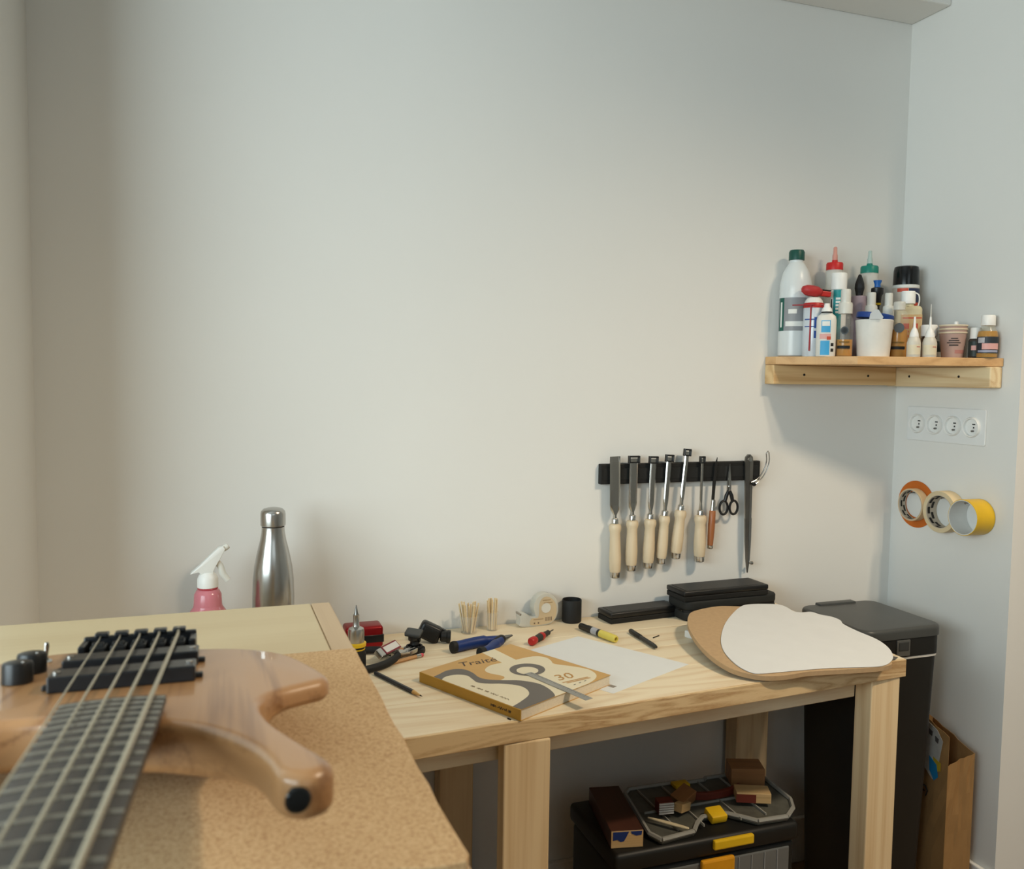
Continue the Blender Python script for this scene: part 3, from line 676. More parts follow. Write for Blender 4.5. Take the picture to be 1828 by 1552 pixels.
stick('paint_marker', 'black paint marker with pale yellow cap behind the paper sheet', 'marker', (-0.872, -0.085, BZ+0.0078), (-0.842, -0.190, BZ+0.0078), 0.0075, lambda L, r: [
    ('marker_barrel', BLACK, [(0, 0), (r*0.85, 0.0005), (r*0.92, 0.004), (r*0.92, 0.022), (r, 0.023), (r, L*0.58), (0, L*0.58)], 20), ('label_band', mat('label_grey', '#a9a9ac', 0.5), [(r*1.01, L*0.36), (r*1.01, L*0.52)], 20), ('yellow_cap', mat('pale_yellow_cap', '#dcc95c', 0.45), [(r*1.03, L*0.58), (r*1.05, L*0.8), (r*1.0, L*0.97), (r*0.8, L), (r*0.55, L), (r*0.5, L-0.006), (0, L-0.006)], 20)])
pen = stick('felt_pen', 'slim black felt pen lying right of the paper sheet', 'pen', (-0.784, -0.137, BZ+0.0052), (-0.786, -0.250, BZ+0.0052), 0.005, lambda L, r: [
    ('pen_cap', BLACK, [(0, 0), (r*0.8, 0.0004), (r, 0.003), (r, L*0.42), (r*0.85, L*0.43)], 18), ('pen_barrel', mat('pen_barrel_dark', '#2e2d2c', 0.4), [(r*0.86, L*0.42), (r*0.9, L*0.86), (r*0.75, L*0.95), (r*0.5, L), (0, L)], 18)])
finish('pen_clip', obox((0, -0.0055, 0.024), 0.0028, 0.0014, 0.036), BLACK, pen)
stick('pencil_lead_stub', 'tiny black lead stub lying right of the felt pen', 'lead', (-0.756, -0.182, BZ+0.0012), (-0.737, -0.172, BZ+0.0012), 0.001, lambda L, r: [('lead', BLACKM, [(0, 0), (r, 0.0003), (r, L-0.0003), (0, L)], 8)])
stick('pencil_lead_stub', 'tiny black lead crumb lying in front of the book spine', 'lead', (-1.169, -0.484, BZ+0.0012), (-1.166, -0.491, BZ+0.0012), 0.001, lambda L, r: [('lead', BLACKM, [(0, 0), (r, 0.0003), (r, L-0.0003), (0, L)], 8)])
# --- screwdriver
stick('precision_screwdriver', 'stubby precision screwdriver with red and black grip', 'screwdriver', (-1.010, -0.160, BZ+0.0085), (-0.934, -0.089, BZ+0.0062), 0.008, lambda L, r: [
    ('red_end_cap', RED, [(0, 0.0), (r*0.75, 0.0002), (r*1.02, 0.003), (r*1.02, 0.016), (r*0.8, 0.020), (0, 0.020)], 22), ('grip', mat('dark_rubber_grip', '#35322e', 0.7), [(r*0.78, 0.0195), (r*0.9, 0.034), (r*0.95, 0.046), (r*0.7, 0.062), (r*0.62, 0.074), (r*0.66, 0.079), (r*0.3, 0.081)], 20),
    ('red_inlay', RED, [(r*0.84, 0.040), (r*0.98, 0.043), (r*0.99, 0.050), (r*0.86, 0.054)], 20), ('screwdriver_shaft', DKSTEEL, [(0.0016, 0.08), (0.0014, L-0.003), (0.0006, L), (0, L)], 10)])
# --- blue long-nose pliers
pl = thing('long_nose_pliers', 'long-nose pliers with blue and black handles behind the book', 'pliers', (-1.075, -0.150, BZ))
def PB(*pts): return [(x+1.075, y+0.150, z) for x, y, z in pts]
h1 = spline(PB((-1.167, -0.158, 0.0115), (-1.150, -0.152, 0.0110), (-1.120, -0.142, 0.0115), (-1.092, -0.137, 0.0118), (-1.066, -0.139, 0.0115)), 5)
h2 = spline(PB((-1.128, -0.208, 0.0115), (-1.110, -0.198, 0.0110), (-1.095, -0.180, 0.0115), (-1.080, -0.162, 0.0118), (-1.066, -0.146, 0.0115)), 5)
for nm, h in (('handle', h1), ('handle', h2)):
    n = len(h); rs = [0.0092 if i < n*0.7 else 0.0074 for i in range(n)]
    o = finish(nm, tube(h, rs, 14, flat=1.15), BLUE, pl, True)
    finish('black_grip_end', tube([h[0]+(h[0]-h[1])*0.4, h[0], h[1], h[2], h[3]], [0.0076, 0.0097, 0.0099, 0.0099, 0.0095], 14, flat=1.15), BLACKM, o, True)
finish('joint', tube(spline(PB((-1.080, -0.156, 0.0118), (-1.066, -0.141, 0.0118), (-1.058, -0.133, 0.0118)), 4), [0.006, 0.0082, 0.0088, 0.0092, 0.0094, 0.0092, 0.0088, 0.008, 0.0066], 14), BLACKM, pl, True)
for s in (-1, 1):
    finish('jaw', tube(PB((-1.062, -0.138+s*0.003, 0.0118), (-1.048, -0.1255+s*0.0036, 0.0112), (-1.031, -0.111+s*0.0016, 0.0095)), [0.0048, 0.0034, 0.0012], 8), DKSTEEL, pl, True)
# --- camera clamp and its base
cl = thing('clamp_mount', 'small black clamp mount on a round base left of the blue pliers', 'mount', (-1.232, -0.128, BZ))
finish('round_base', lathe([(0.0205, 0), (0.021, 0.003), (0.020, 0.008), (0.013, 0.0095), (0, 0.0095)], 32), BLACK, cl, True)
finish('base_ring', loop_lathe([(0.0125, 0.0095), (0.0155, 0.0095), (0.0155, 0.0125), (0.0125, 0.0125)], 28), BLACKM, cl, True)
finish('swivel_ball', lathe([(0, 0.008), (0.0065, 0.010), (0.009, 0.015), (0.0075, 0.021), (0.004, 0.0235), (0, 0.024)], 20), BLACK, cl, True)
finish('swivel_arm', tube([(0.004, 0.006, 0.017), (0.007, 0.0, 0.022), (0.006, -0.004, 0.028)], 0.0055, 10), BLACK, cl, True)
finish('neck_block', obox((0, 0.0, 0.027), 0.021, 0.016, 0.012, (0, 0, 0.3), 0.003), BLACK, cl, True)
finish('top_plate', obox((-0.001, 0.0, 0.0365), 0.030, 0.026, 0.006, (0.22, 0.08, -0.5), 0.002), DKGREY, cl)
finish('plate_lip', obox((-0.013, 0.007, 0.0375), 0.004, 0.020, 0.008, (0.22, 0.08, -0.5), 0.0015), DKGREY, cl)
cm = thing('clip_on_camera', 'black clip-on camera body lying tilted behind the clamp mount', 'camera', (-1.180, -0.082, BZ))
finish('camera_body', obox((-0.010, 0.004, 0.0205), 0.044, 0.026, 0.034, (0.0, R(26), R(-14)), 0.007, 3), BLACK, cm, True)
finish('side_grip', obox((-0.012, -0.0095, 0.0205), 0.030, 0.003, 0.022, (0.0, R(26), R(-14)), 0.001), BLACKM, cm)
finish('lens_barrel', xf(lathe([(0.0075, 0), (0.0105, 0.002), (0.0105, 0.012), (0.0125, 0.014), (0.0125, 0.020), (0.009, 0.021), (0.0, 0.019)], 24), (0.008, -0.006, 0.0135), (0, R(94), R(-14))), BLACK, cm, True)
finish('clip_arm', obox((0.013, -0.002, 0.0255), 0.024, 0.010, 0.004, (0, R(30), R(-14)), 0.001), BLACK, cm)
# --- black-handled cutting pliers
cp = thing('cutting_pliers', 'cutting pliers with curved black handles under the small tagged box', 'pliers', (-1.285, -0.17, BZ))
def PC(*pts): return [(x+1.285, y+0.17, z) for x, y, z in pts]
for pts in (PC((-1.352, -0.225, 0.008), (-1.334, -0.222, 0.008), (-1.305, -0.208, 0.0085), (-1.283, -0.187, 0.009), (-1.272, -0.168, 0.010)), PC((-1.345, -0.120, 0.008), (-1.325, -0.117, 0.008), (-1.302, -0.123, 0.0085), (-1.285, -0.142, 0.009), (-1.276, -0.160, 0.010))):
    finish('handle', tube(spline(pts, 5), 0.0062, 12, flat=1.1), BLACKM, cp, True)
finish('joint', xf(prism(rrect(-0.014, 0.014, -0.008, 0.008, 0.004), 0.004, 0.0145, 0.001), (0.016, 0.008, 0), (0, 0, R(30))), STEEL, cp)
for s in (-1, 1):
    finish('jaw', prism(PC((-1.268, -0.164+s*0.003, 0), (-1.250, -0.150+s*0.009, 0), (-1.232, -0.141+s*0.0035, 0), (-1.236, -0.143+s*0.0004, 0), (-1.265, -0.162, 0)) if s > 0 else PC((-1.265, -0.162, 0), (-1.236, -0.144, 0), (-1.230, -0.1475, 0), (-1.248, -0.163, 0), (-1.266, -0.169, 0)), 0.005, 0.013, 0.0006, 1), BRUSHED, cp)
tgx = thing('tagged_metal_box', 'small silver box with white label in a dark red border on the cutting pliers', 'box', (-1.291, -0.163, BZ+0.0165), rot=(R(38), R(-4), R(40)))
finish('metal_case', box(-0.030, 0.024, -0.009, 0.009, 0, 0.011, 0.002), BRUSHED, tgx)
finish('red_border', box(-0.017, 0.0245, -0.0092, 0.0092, 0.0108, 0.0118, 0.0003, 1), mat('maroon_card', '#7c2432', 0.5), tgx)
finish('white_label', box(-0.0145, 0.0225, -0.0062, 0.0062, 0.0116, 0.0122), PAPER, tgx)
opick = finish('orange_plectrum', prism(sp2([(-0.014, -0.006), (0.0, -0.010), (0.016, -0.006), (0.018, 0.004), (0.0, 0.009), (-0.014, 0.006)], 4, True), 0, 0.0022, 0.0005, 1), mat('orange_plastic', '#e0913c', 0.4))
opick.location = (-1.252, -0.112, BZ); opick.rotation_euler = (0, 0, -0.25); tag(opick, 'flat orange plastic pick beside the round base of the clamp mount', 'pick')
# --- small torch standing upright and red tin
st = thing('soldering_torch', 'upright soldering torch with steel nozzle, yellow collar and black body', 'torch', (-1.353, -0.200, BZ))
finish('torch_body', lathe([(0, 0), (0.0165, 0.0005), (0.0172, 0.004), (0.0172, 0.030), (0.0150, 0.036), (0.0150, 0.044), (0, 0.044)], 28), BLACKM, st, True)
finish('body_stripe', loop_lathe([(0.0148, 0.0385), (0.0156, 0.0385), (0.0156, 0.0405), (0.0148, 0.0405)], 28), YELLOW, st, True)
finish('yellow_collar', lathe([(0.0150, 0.0440), (0.0172, 0.0445), (0.0176, 0.0500), (0.0150, 0.0515), (0, 0.0515)], 28), YELLOW, st, True)
finish('steel_sleeve', lathe([(0.0140, 0.0513), (0.0142, 0.070), (0.0130, 0.0755), (0.0070, 0.0785), (0, 0.0785)], 32), BRUSHED, st, True)
finish('nozzle_tube', lathe([(0.0060, 0.0780), (0.0060, 0.0800), (0.0054, 0.081), (0.0054, 0.1000), (0, 0.1000)], 24), BRUSHED, st, True)
finish('soldering_tip', lathe([(0.0046, 0.0998), (0.0034, 0.1030), (0.0008, 0.1165), (0, 0.117)], 18), DKSTEEL, st, True)
rb = thing('red_tin', 'small red metal case with black band against the back wall', 'case', (-1.318, -0.062, BZ))
finish('case_body', box(-0.036, 0.036, -0.022, 0.022, 0, 0.042, 0.006, 4), DKRED, rb, True)
finish('black_band', box(-0.0366, 0.0368, -0.0226, 0.0226, 0.0105, 0.0255, 0.0009, 1), BLACK, rb, True)
# --- wooden sticks in clear tumblers
random.seed(11)
def tumbler(label, x, y, r, h):
    t = finish('clear_tumbler', lathe([(r*0.8, 0), (r*0.82, 0.0008), (r, h), (r-0.0007, h), (r*0.8-0.0007, 0.0015), (0, 0.0015)], 28), CLEARER, None, True)
    t.location = (x, y, BZ); tag(t, label, 'tumbler'); return t
tumbler('wider clear plastic tumbler full of splayed wooden sticks', -1.098, -0.038, 0.0205, 0.036)
tumbler('narrow clear plastic tumbler of upright wooden sticks beside the tape dispenser', -1.048, -0.034, 0.0135, 0.038)
STK = wood('cocktail_stick', '#e4cda2', '#c69e66', 'z', scale=4, contrast=0.4)
def sticks(cx, cy, n, r, splay, h, label, grp):
    for i in range(n):
        a = 2*PI*i/n+random.uniform(-0.3, 0.3); q = r*math.sqrt(random.uniform(0.15, 1.0))
        x, y = q*math.cos(a), q*math.sin(a); dx = x/r*splay+random.uniform(-0.03, 0.03); dy = y/r*splay*0.7
        o = finish('wooden_stick', box(-0.0015, 0.0015, -0.0013, 0.0013, 0, h*random.uniform(0.93, 1.03), 0.0003, 1), STK)
        o.location = (cx+x*0.7, cy+y*0.7, BZ+0.0022); o.rotation_euler = (-dy, dx, random.uniform(0, 1)); tag(o, label, 'stick', grp)
sticks(-1.098, -0.038, 22, 0.0185, 0.24, 0.058, 'thin wooden stick standing in the wider clear tumbler', 'sticks in the wider tumbler')
sticks(-1.048, -0.034, 14, 0.0125, 0.05, 0.062, 'thin wooden stick standing in the narrow clear tumbler', 'sticks in the narrow tumbler')
# --- tape dispenser
td = thing('tape_dispenser', 'clear plastic sticky tape dispenser with beige side label near the wall', 'dispenser', (-0.941, -0.026, BZ), rz=R(4)); td.scale = (1.14, 1.0, 1.1)
prof = sp2([(-0.040, 0.002), (-0.042, 0.014), (-0.042, 0.026), (-0.030, 0.026), (-0.022, 0.020), (-0.012, 0.020), (-0.016, 0.036), (-0.010, 0.054), (0.006, 0.062), (0.024, 0.056), (0.034, 0.038), (0.032, 0.016), (0.020, 0.003), (0.0, 0.0)], 4, True)
finish('dispenser_shell', xf(prism(prof, -0.011, 0.011, 0.0015, 2), (0, 0, 0), (PI/2, 0, 0)), CLEAR2, td, True)
LBL = mat('beige_label', '#c9b492', 0.6)
lab = sp2([(-0.022, 0.004), (-0.020, 0.016), (-0.006, 0.018), (-0.005, 0.040), (0.000, 0.052), (0.010, 0.056), (0.022, 0.050), (0.030, 0.036), (0.029, 0.016), (0.018, 0.005), (-0.002, 0.0025)], 4, True)
lb = finish('side_label', xf(prism(lab, 0.0110, 0.0114), (0, 0, 0), (PI/2, 0, 0)), LBL, td)
finish('tape_roll', xf(loop_lathe([(0.012, -0.009), (0.024, -0.009), (0.024, 0.009), (0.012, 0.009)], 36), (0.009, 0, 0.036), (PI/2, 0, 0)), mat('clear_tape_wound', '#d8cfae', 0.25, alpha=0.85), td, True)
finish('hub', xf(lathe([(0.0095, 0.0112), (0.0095, 0.0122), (0, 0.0118)], 24), (0.009, 0, 0.034), (PI/2, 0, 0)), OFFW, td, True)
finish('cutter_edge', box(-0.0432, -0.0405, -0.011, 0.011, 0.024, 0.0275), BRUSHED, td)
for k in range(6): finish('barcode_line', xf(obox((0.0085+k*0.0024, 0.0125, 0.01145), 0.0011, 0.0075, 0.0002), (0, 0, 0), (PI/2, 0, 0)), mat('barcode_brown', '#6f5c4a', 0.7), lb)
for k in range(2): finish('symbol_print', xf(obox((-0.014+k*0.008, 0.0065, 0.01145), 0.0028, 0.0030, 0.0002), (0, 0, 0), (PI/2, 0, 0)), mat('barcode_brown', '#6f5c4a', 0.7), lb)
for k, (x0, x1, zz) in enumerate(((0.002, 0.018, 0.049), (0.004, 0.022, 0.044), (-0.016, 0.004, 0.0135))):
    finish('text_line', xf(obox(((x0+x1)/2, zz, 0.01145), x1-x0, 0.0016, 0.0002), (0, 0, 0), (PI/2, 0, 0)), mat('label_brown_text', '#a08560', 0.7), lb)
# --- black cap
bcap = finish('round_black_cap', lathe([(0.0185, 0), (0.0205, 0.002), (0.0208, 0.006), (0.0208, 0.0475), (0.0202, 0.0485), (0.0188, 0.0475), (0.0185, 0.004), (0, 0.004)], 40), BLACKM, None, True)
bcap.location = (-0.866, -0.0245, BZ); tag(bcap, 'open round black plastic cap standing right of the tape dispenser', 'cap')
# --- black boxes
def slabbox(name, label, c, sx, sy, sz, rz, cat='box'):
    t = thing(name, label, cat, c, rz=rz)
    finish('box_base', box(-sx/2, sx/2, -sy/2, sy/2, 0, sz*0.48, 0.0015), BLACKM, t)
    finish('box_lid', box(-sx/2-0.0008, sx/2+0.0008, -sy/2-0.0008, sy/2+0.0008, sz*0.5, sz, 0.003, 3), BLACK, t, True)
    finish('lid_panel', box(-sx/2+0.008, sx/2-0.008, -sy/2+0.006, sy/2-0.006, sz-0.0002, sz+0.0007, 0.0004, 1), mat('lid_panel_black', '#2b2a28', 0.5), t)
    return t
slabbox('sharpening_stone_box', 'flat black plastic box lying alone on the bench, left of the stack', (-0.712, -0.035, BZ), 0.172, 0.056, 0.0235, R(5))
pc = thing('zipped_case', 'black zipped soft case at the bottom of the stack by the wall', 'case', (-0.515, -0.052, BZ), rz=R(4))
CASEM = mat('black_fabric_case', '#20211f', 0.75, bump=0.2, bscale=900)
finish('case_lower', prism(rrect(-0.120, 0.125, -0.043, 0.040, 0.018), 0, 0.020, 0.004, 3), CASEM, pc, True)
finish('case_zip', prism(rrect(-0.1185, 0.1235, -0.0415, 0.0385, 0.017), 0.0195, 0.0235), BLACKM, pc)
finish('case_upper', prism(rrect(-0.120, 0.125, -0.043, 0.040, 0.018), 0.023, 0.0435, 0.005, 3), CASEM, pc, True)
finish('zip_pull', obox((-0.121, -0.02, 0.0215), 0.004, 0.009, 0.003), STEEL, pc)
slabbox('sharpening_stone_box', 'flat black plastic box on top of the zipped soft case', (-0.530, -0.060, BZ+0.0438), 0.218, 0.072, 0.0225, R(2.5))
# --- guitar body templates
TS = math.atan(0.085)
def tilted(name, label, pts, zoff, t, m):
    o = finish(name, prism([(x+0.56, (y+0.47)/math.cos(TS)) for x, y in sp2(pts, 5, True)], -t, 0, 0.0004, 1), m)
    o.location = (-0.56, -0.47, zoff); o.rotation_euler = (TS, 0, 0); tag(o, label, 'template'); return o
tilted('hardboard_body_template', 'brown hardboard guitar body template under the white paper one', [(-0.672, -0.175), (-0.643, -0.151), (-0.580, -0.137), (-0.532, -0.148), (-0.488, -0.165), (-0.472, -0.219), (-0.446, -0.258), (-0.420, -0.327), (-0.415, -0.414), (-0.423, -0.466), (-0.455, -0.484), (-0.566, -0.474), (-0.611, -0.470), (-0.660, -0.473), (-0.700, -0.465), (-0.728, -0.439), (-0.739, -0.405), (-0.738, -0.351), (-0.724, -0.286), (-0.702, -0.225)], 0.6622, 0.009, MDF)
tilted('paper_body_template', 'white paper guitar body template overhanging the bench corner', [(-0.676, -0.301), (-0.633, -0.245), (-0.587, -0.198), (-0.539, -0.158), (-0.510, -0.146), (-0.471, -0.151), (-0.443, -0.161), (-0.436, -0.180), (-0.437, -0.204), (-0.426, -0.214), (-0.402, -0.216), (-0.393, -0.235), (-0.378, -0.251), (-0.374, -0.272), (-0.383, -0.293), (-0.382, -0.330), (-0.375, -0.377), (-0.383, -0.415), (-0.402, -0.448), (-0.424, -0.469), (-0.452, -0.483), (-0.483, -0.483), (-0.562, -0.469), (-0.630, -0.464), (-0.696, -0.460), (-0.713, -0.451), (-0.719, -0.423), (-0.714, -0.384), (-0.701, -0.345)], 0.6642, 0.0014, PAPER)
sheet('grey_card', 'dark grey card whose pointed corner shows under the templates', [(-0.383, -0.4345), (-0.368, -0.425), (-0.45, -0.33), (-0.60, -0.34), (-0.62, -0.42), (-0.46, -0.437)], BZ+0.0002, 0.0012, mat('dark_grey_card', '#5d5c5a', 0.7), 'card')
er = thing('eraser_block', 'small white eraser propping the left edge of the hardboard template', 'eraser', (-0.668, -0.195, BZ), rz=0.4)
finish('eraser_body', box(-0.022, 0.022, -0.010, 0.010, 0, 0.0145, 0.002), WHITEP, er)
finish('eraser_sleeve', box(-0.006, 0.0225, -0.0104, 0.0104, -0.0000, 0.0149, 0.0006, 1), mat('pale_blue_sleeve', '#b9cbd8', 0.6), er)

# ================================================================== bottles behind the tall table
sbt = thing('steel_bottle', 'brushed steel insulated water bottle standing behind the tall table', 'bottle', (-1.488, -0.125, BZ))
finish('bottle_body', lathe([(0.030, 0), (0.0345, 0.002), (0.0360, 0.006), (0.0362, 0.125), (0.0352, 0.155), (0.0325, 0.180), (0.0275, 0.205), (0.0225, 0.225), (0.0200, 0.240), (0.0196, 0.249), (0, 0.249)], 56), BRUSHED, sbt, True)
finish('seal_ring', lathe([(0.0194, 0.2485), (0.0194, 0.2515), (0, 0.2515)], 40), BLACKM, sbt, True)
finish('bottle_cap', lathe([(0.0205, 0.251), (0.0216, 0.252), (0.0216, 0.272), (0.0205, 0.277), (0.0165, 0.281), (0.008, 0.2832), (0, 0.2836)], 48), BRUSHED, sbt, True)
spb = thing('spray_bottle', 'pink translucent spray bottle with white trigger head beside the steel bottle', 'bottle', (-1.598, -0.135, BZ))
finish('bottle_body', lathe([(0.030, 0), (0.034, 0.003), (0.034, 0.085), (0.030, 0.108), (0.0245, 0.116), (0.0235, 0.120), (0.0225, 0.138), (0.0190, 0.145), (0.0160, 0.147), (0.0155, 0.153), (0, 0.153)], 40), mat('pink_translucent', '#d8848e', 0.2, alpha=0.88, var=0.03), spb, True)
finish('neck_ring', lathe([(0.0165, 0.1475), (0.0172, 0.149), (0.0165, 0.1505), (0, 0.1505)], 32), mat('red_neck', '#b8434e', 0.3), spb, True)
finish('screw_collar', lathe([(0.0175, 0.151), (0.0172, 0.165), (0.0150, 0.171), (0.0105, 0.176), (0, 0.176)], 32), WHITEP, spb, True)
hd_ = [(-0.010, 0.172), (0.009, 0.172), (0.010, 0.180), (0.014, 0.188), (0.024, 0.206), (0.029, 0.216), (0.026, 0.221), (0.018, 0.219), (0.004, 0.206), (-0.012, 0.190), (-0.026, 0.178), (-0.028, 0.175), (-0.014, 0.178)]
finish('trigger_head', xf(prism(hd_, -0.0085, 0.0085, 0.002, 2), (0, 0, 0), (PI/2, 0, 0)), mat('trigger_white', '#e6e5df', 0.4), spb, True)
finish('trigger', tube(spline([(0.016, 0, 0.192), (0.021, 0, 0.185), (0.025, 0, 0.172), (0.033, 0, 0.160)], 5), 0.0038, 10, flat=1.5), OFFW, spb, True)
finish('nozzle', xf(lathe([(0.0055, 0), (0.0055, 0.008), (0.004, 0.010), (0, 0.010)], 16), (0.026, 0, 0.2155), (0, R(55), 0)), OFFW, spb, True)

# ================================================================== waste bin and paper bag
bn = thing('waste_bin', 'tall dark grey plastic waste bin with flat lid right of the bench', 'bin', (-0.2370, -0.200, 0))
bm = bmesh.new(); rings = []
for z, k in ((0, 0.80), (0.01, 0.82), (0.30, 0.905), (0.592, 0.985), (0.600, 0.985)):
    rings.append([bm.verts.new((x*k, y*k, z)) for x, y in rrect(-0.100, 0.100, -0.105, 0.105, 0.024)])
for a, b in zip(rings, rings[1:]):
    for i in range(len(a)): bm.faces.new((a[i], a[(i+1) % len(a)], b[(i+1) % len(a)], b[i]))
bm.faces.new(rings[0][::-1]); bm.faces.new(rings[-1])
BINM = mat('bin_black', '#1b1b19', 0.5, var=0.05)
finish('bin_body', bm, BINM, bn, True)
finish('bag_rim', prism(rrect(-0.1005, 0.1005, -0.1055, 0.1055, 0.025), 0.596, 0.601), mat('white_bin_bag', '#d6d4ce', 0.5), bn)
finish('lid_frame', prism(rrect(-0.1015, 0.1015, -0.1065, 0.1065, 0.026), 0.6012, 0.640), BINM, bn, True)
LIDM = mat('bin_lid_grey', '#474846', 0.4, var=0.04)
finish('lid', prism(rrect(-0.1045, 0.1045, -0.1085, 0.1085, 0.028, 7), 0.6405, 0.6625, 0.008, 5, bot=False), LIDM, bn, True)
finish('lid_hinge', box(-0.055, 0.045, 0.090, 0.1095, 0.650, 0.6665, 0.003, 2), LIDM, bn, True)
lt = finish('latch', box(-0.022, 0.012, -0.1095, -0.106, 0.604, 0.638, 0.001), mat('latch_grey', '#6e6e6a', 0.35, 0.4), bn)
finish('latch_button', box(-0.018, 0.008, -0.1108, -0.109, 0.616, 0.634, 0.001), DKGREY, lt)

bg = thing('paper_bag', 'brown kraft paper carrier bag with shipping label beside the waste bin', 'bag', (-0.07, -0.25, 0))
KRAFT = mat('kraft_paper', '#9c7648', 0.85, var=0.10, vscale=14, bump=0.25, bscale=35)
def bgp(x, y, z): return (x+0.07, y+0.25, z)
A, B, D, E = (-0.098, -0.300), (-0.048, -0.322), (-0.016, -0.175), (-0.090, -0.160)
bm = bmesh.new()
def wallface(p0, p1, zt, n=8, m=9, seed=1, pleat=0.0):
    rg = random.Random(seed); g = []
    nx, ny = (p1[1]-p0[1]), -(p1[0]-p0[0]); l = math.hypot(nx, ny); nx, ny = nx/l, ny/l
    for i in range(n+1):
        u = i/n; col = []
        for j in range(m+1):
            v = j/m; z = zt(u)*v
            e = 0.0 if i in (0, n) else (rg.uniform(-0.003, 0.003)*v + pleat*math.sin(PI*u)*v)
            col.append(bm.verts.new(bgp(p0[0]+(p1[0]-p0[0])*u+nx*e, p0[1]+(p1[1]-p0[1])*u+ny*e, z)))
        g.append(col)
    for i in range(n):
        for j in range(m): bm.faces.new((g[i][j], g[i+1][j], g[i+1][j+1], g[i][j+1]))
wallface(E, A, lambda u: 0.452-0.042*u, seed=2)
wallface(A, B, lambda u: 0.345+0.032*u, seed=3, pleat=-0.006)
wallface(B, D, lambda u: 0.377+0.02*u, seed=4)
wallface(D, E, lambda u: 0.397+0.055*u, seed=5)
bm.faces.new([bm.verts.new(bgp(*q, 0.0)) for q in (A, B, D, E)])
bmesh.ops.remove_doubles(bm, verts=bm.verts[:], dist=0.0002)
bmesh.ops.solidify(bm, geom=bm.faces[:], thickness=0.0006)
finish('bag_paper', bm, KRAFT, bg)
def onface(u, v, off=0.0022):
    return Vector(bgp(E[0]+(A[0]-E[0])*u, E[1]+(A[1]-E[1])*u, v)) + Vector((-0.998, -0.05, 0))*off
def facequad(name, pts, m, off, par=bg):
    bm = bmesh.new(); f1 = [bm.verts.new(onface(u, v, off)) for u, v in pts]; f2 = [bm.verts.new(onface(u, v, off+0.0005)) for u, v in pts]
    bm.faces.new(f1); bm.faces.new(f2[::-1]); n = len(pts)
    for i in range(n): bm.faces.new((f1[i], f1[(i+1) % n], f2[(i+1) % n], f2[i]))
    return finish(name, bm, m, par)
sl = facequad('shipping_label', [(0.42, 0.432), (0.78, 0.414), (0.90, 0.395), (0.80, 0.315), (0.72, 0.300), (0.42, 0.330)], mat('label_offwhite', '#b9b5ae', 0.7, var=0.08, vscale=120), 0.0035)
facequad('yellow_sticker', [(0.72, 0.352), (0.88, 0.345), (0.88, 0.328), (0.74, 0.318)], mat('sticker_yellow', '#c2a52c', 0.5), 0.0041, sl)
facequad('blue_sticker', [(0.64, 0.350), (0.80, 0.338), (0.84, 0.312), (0.76, 0.300), (0.66, 0.318)], mat('sticker_blue', '#1b7fb4', 0.5), 0.0047, sl)
for k in range(3): facequad('label_mark', [(0.48+0.13*k, 0.420-0.010*k), (0.56+0.13*k, 0.416-0.010*k), (0.55+0.13*k, 0.405-0.010*k), (0.49+0.13*k, 0.408-0.010*k)], mat('label_dark_ink', '#4e4a48', 0.7), 0.0042, sl)
finish('smile_arrow_mark', tube([onface(0.46, 0.270, 0.004), onface(0.52, 0.277, 0.004), onface(0.59, 0.276, 0.004), onface(0.63, 0.268, 0.004), onface(0.60, 0.255, 0.004)], [0.001, 0.0016, 0.002, 0.0018, 0.001], 6), BLACKM, bg)
finish('arrow_tail_mark', tube([onface(0.46, 0.262, 0.004), onface(0.52, 0.266, 0.004), onface(0.57, 0.264, 0.004)], [0.001, 0.0018, 0.0008], 6), BLACKM, bg)

# ================================================================== tool boxes under the bench
tbx = thing('tool_chest', 'black plastic tool chest with clear drawers and yellow handles under the bench', 'tool box', (-0.735, -0.28, 0))
def tq(x, y): return (x+0.735, y+0.28)
TBM = mat('tool_chest_black', '#121210', 0.5, var=0.08)
finish('chest_body', box(-0.190, 0.185, -0.098, 0.098, 0, 0.300, 0.010, 3), TBM, tbx, True)
finish('chest_lid', box(-0.196, 0.190, -0.104, 0.102, 0.301, 0.337, 0.009, 3), TBM, tbx, True)
finish('lid_handle', box(0.0, 0.085, -0.1115, -0.102, 0.316, 0.334, 0.003), YELLOW, tbx)
dw = finish('drawer', box(-0.165, 0.170, -0.102, -0.0975, 0.190, 0.292, 0.002), mat('drawer_smoky_clear', '#6b6d6c', 0.25, var=0.05), tbx)
finish('drawer_latch', box(-0.025, 0.045, -0.112, -0.1015, 0.270, 0.300, 0.004), mat('amber_latch', '#dd9a1c', 0.4), dw)
for k in range(4): finish('drawer_divider', box(0.058+k*0.028, 0.0595+k*0.028, -0.1035, -0.1015, 0.192, 0.290), mat('divider_pale', '#97999a', 0.4), dw)
dw2 = finish('drawer', box(-0.165, 0.170, -0.102, -0.0975, 0.070, 0.175, 0.002), MATS['drawer_smoky_clear'], tbx)
finish('drawer_latch', box(-0.025, 0.045, -0.112, -0.1015, 0.150, 0.182, 0.004), MATS['amber_latch'], dw2)
oc = thing('organiser_case', 'clear plastic organiser case with yellow latches lying on the tool chest', 'case', (-0.69, -0.27, 0.3375))
oul = [(-0.805, -0.185), (-0.70, -0.188), (-0.690, -0.196), (-0.640, -0.197), (-0.630, -0.190), (-0.53, -0.193), (-0.512, -0.215), (-0.518, -0.320), (-0.535, -0.350), (-0.567, -0.375), (-0.630, -0.372), (-0.650, -0.350), (-0.670, -0.330), (-0.722, -0.327), (-0.745, -0.345), (-0.765, -0.368), (-0.835, -0.376), (-0.846, -0.350), (-0.820, -0.200)]
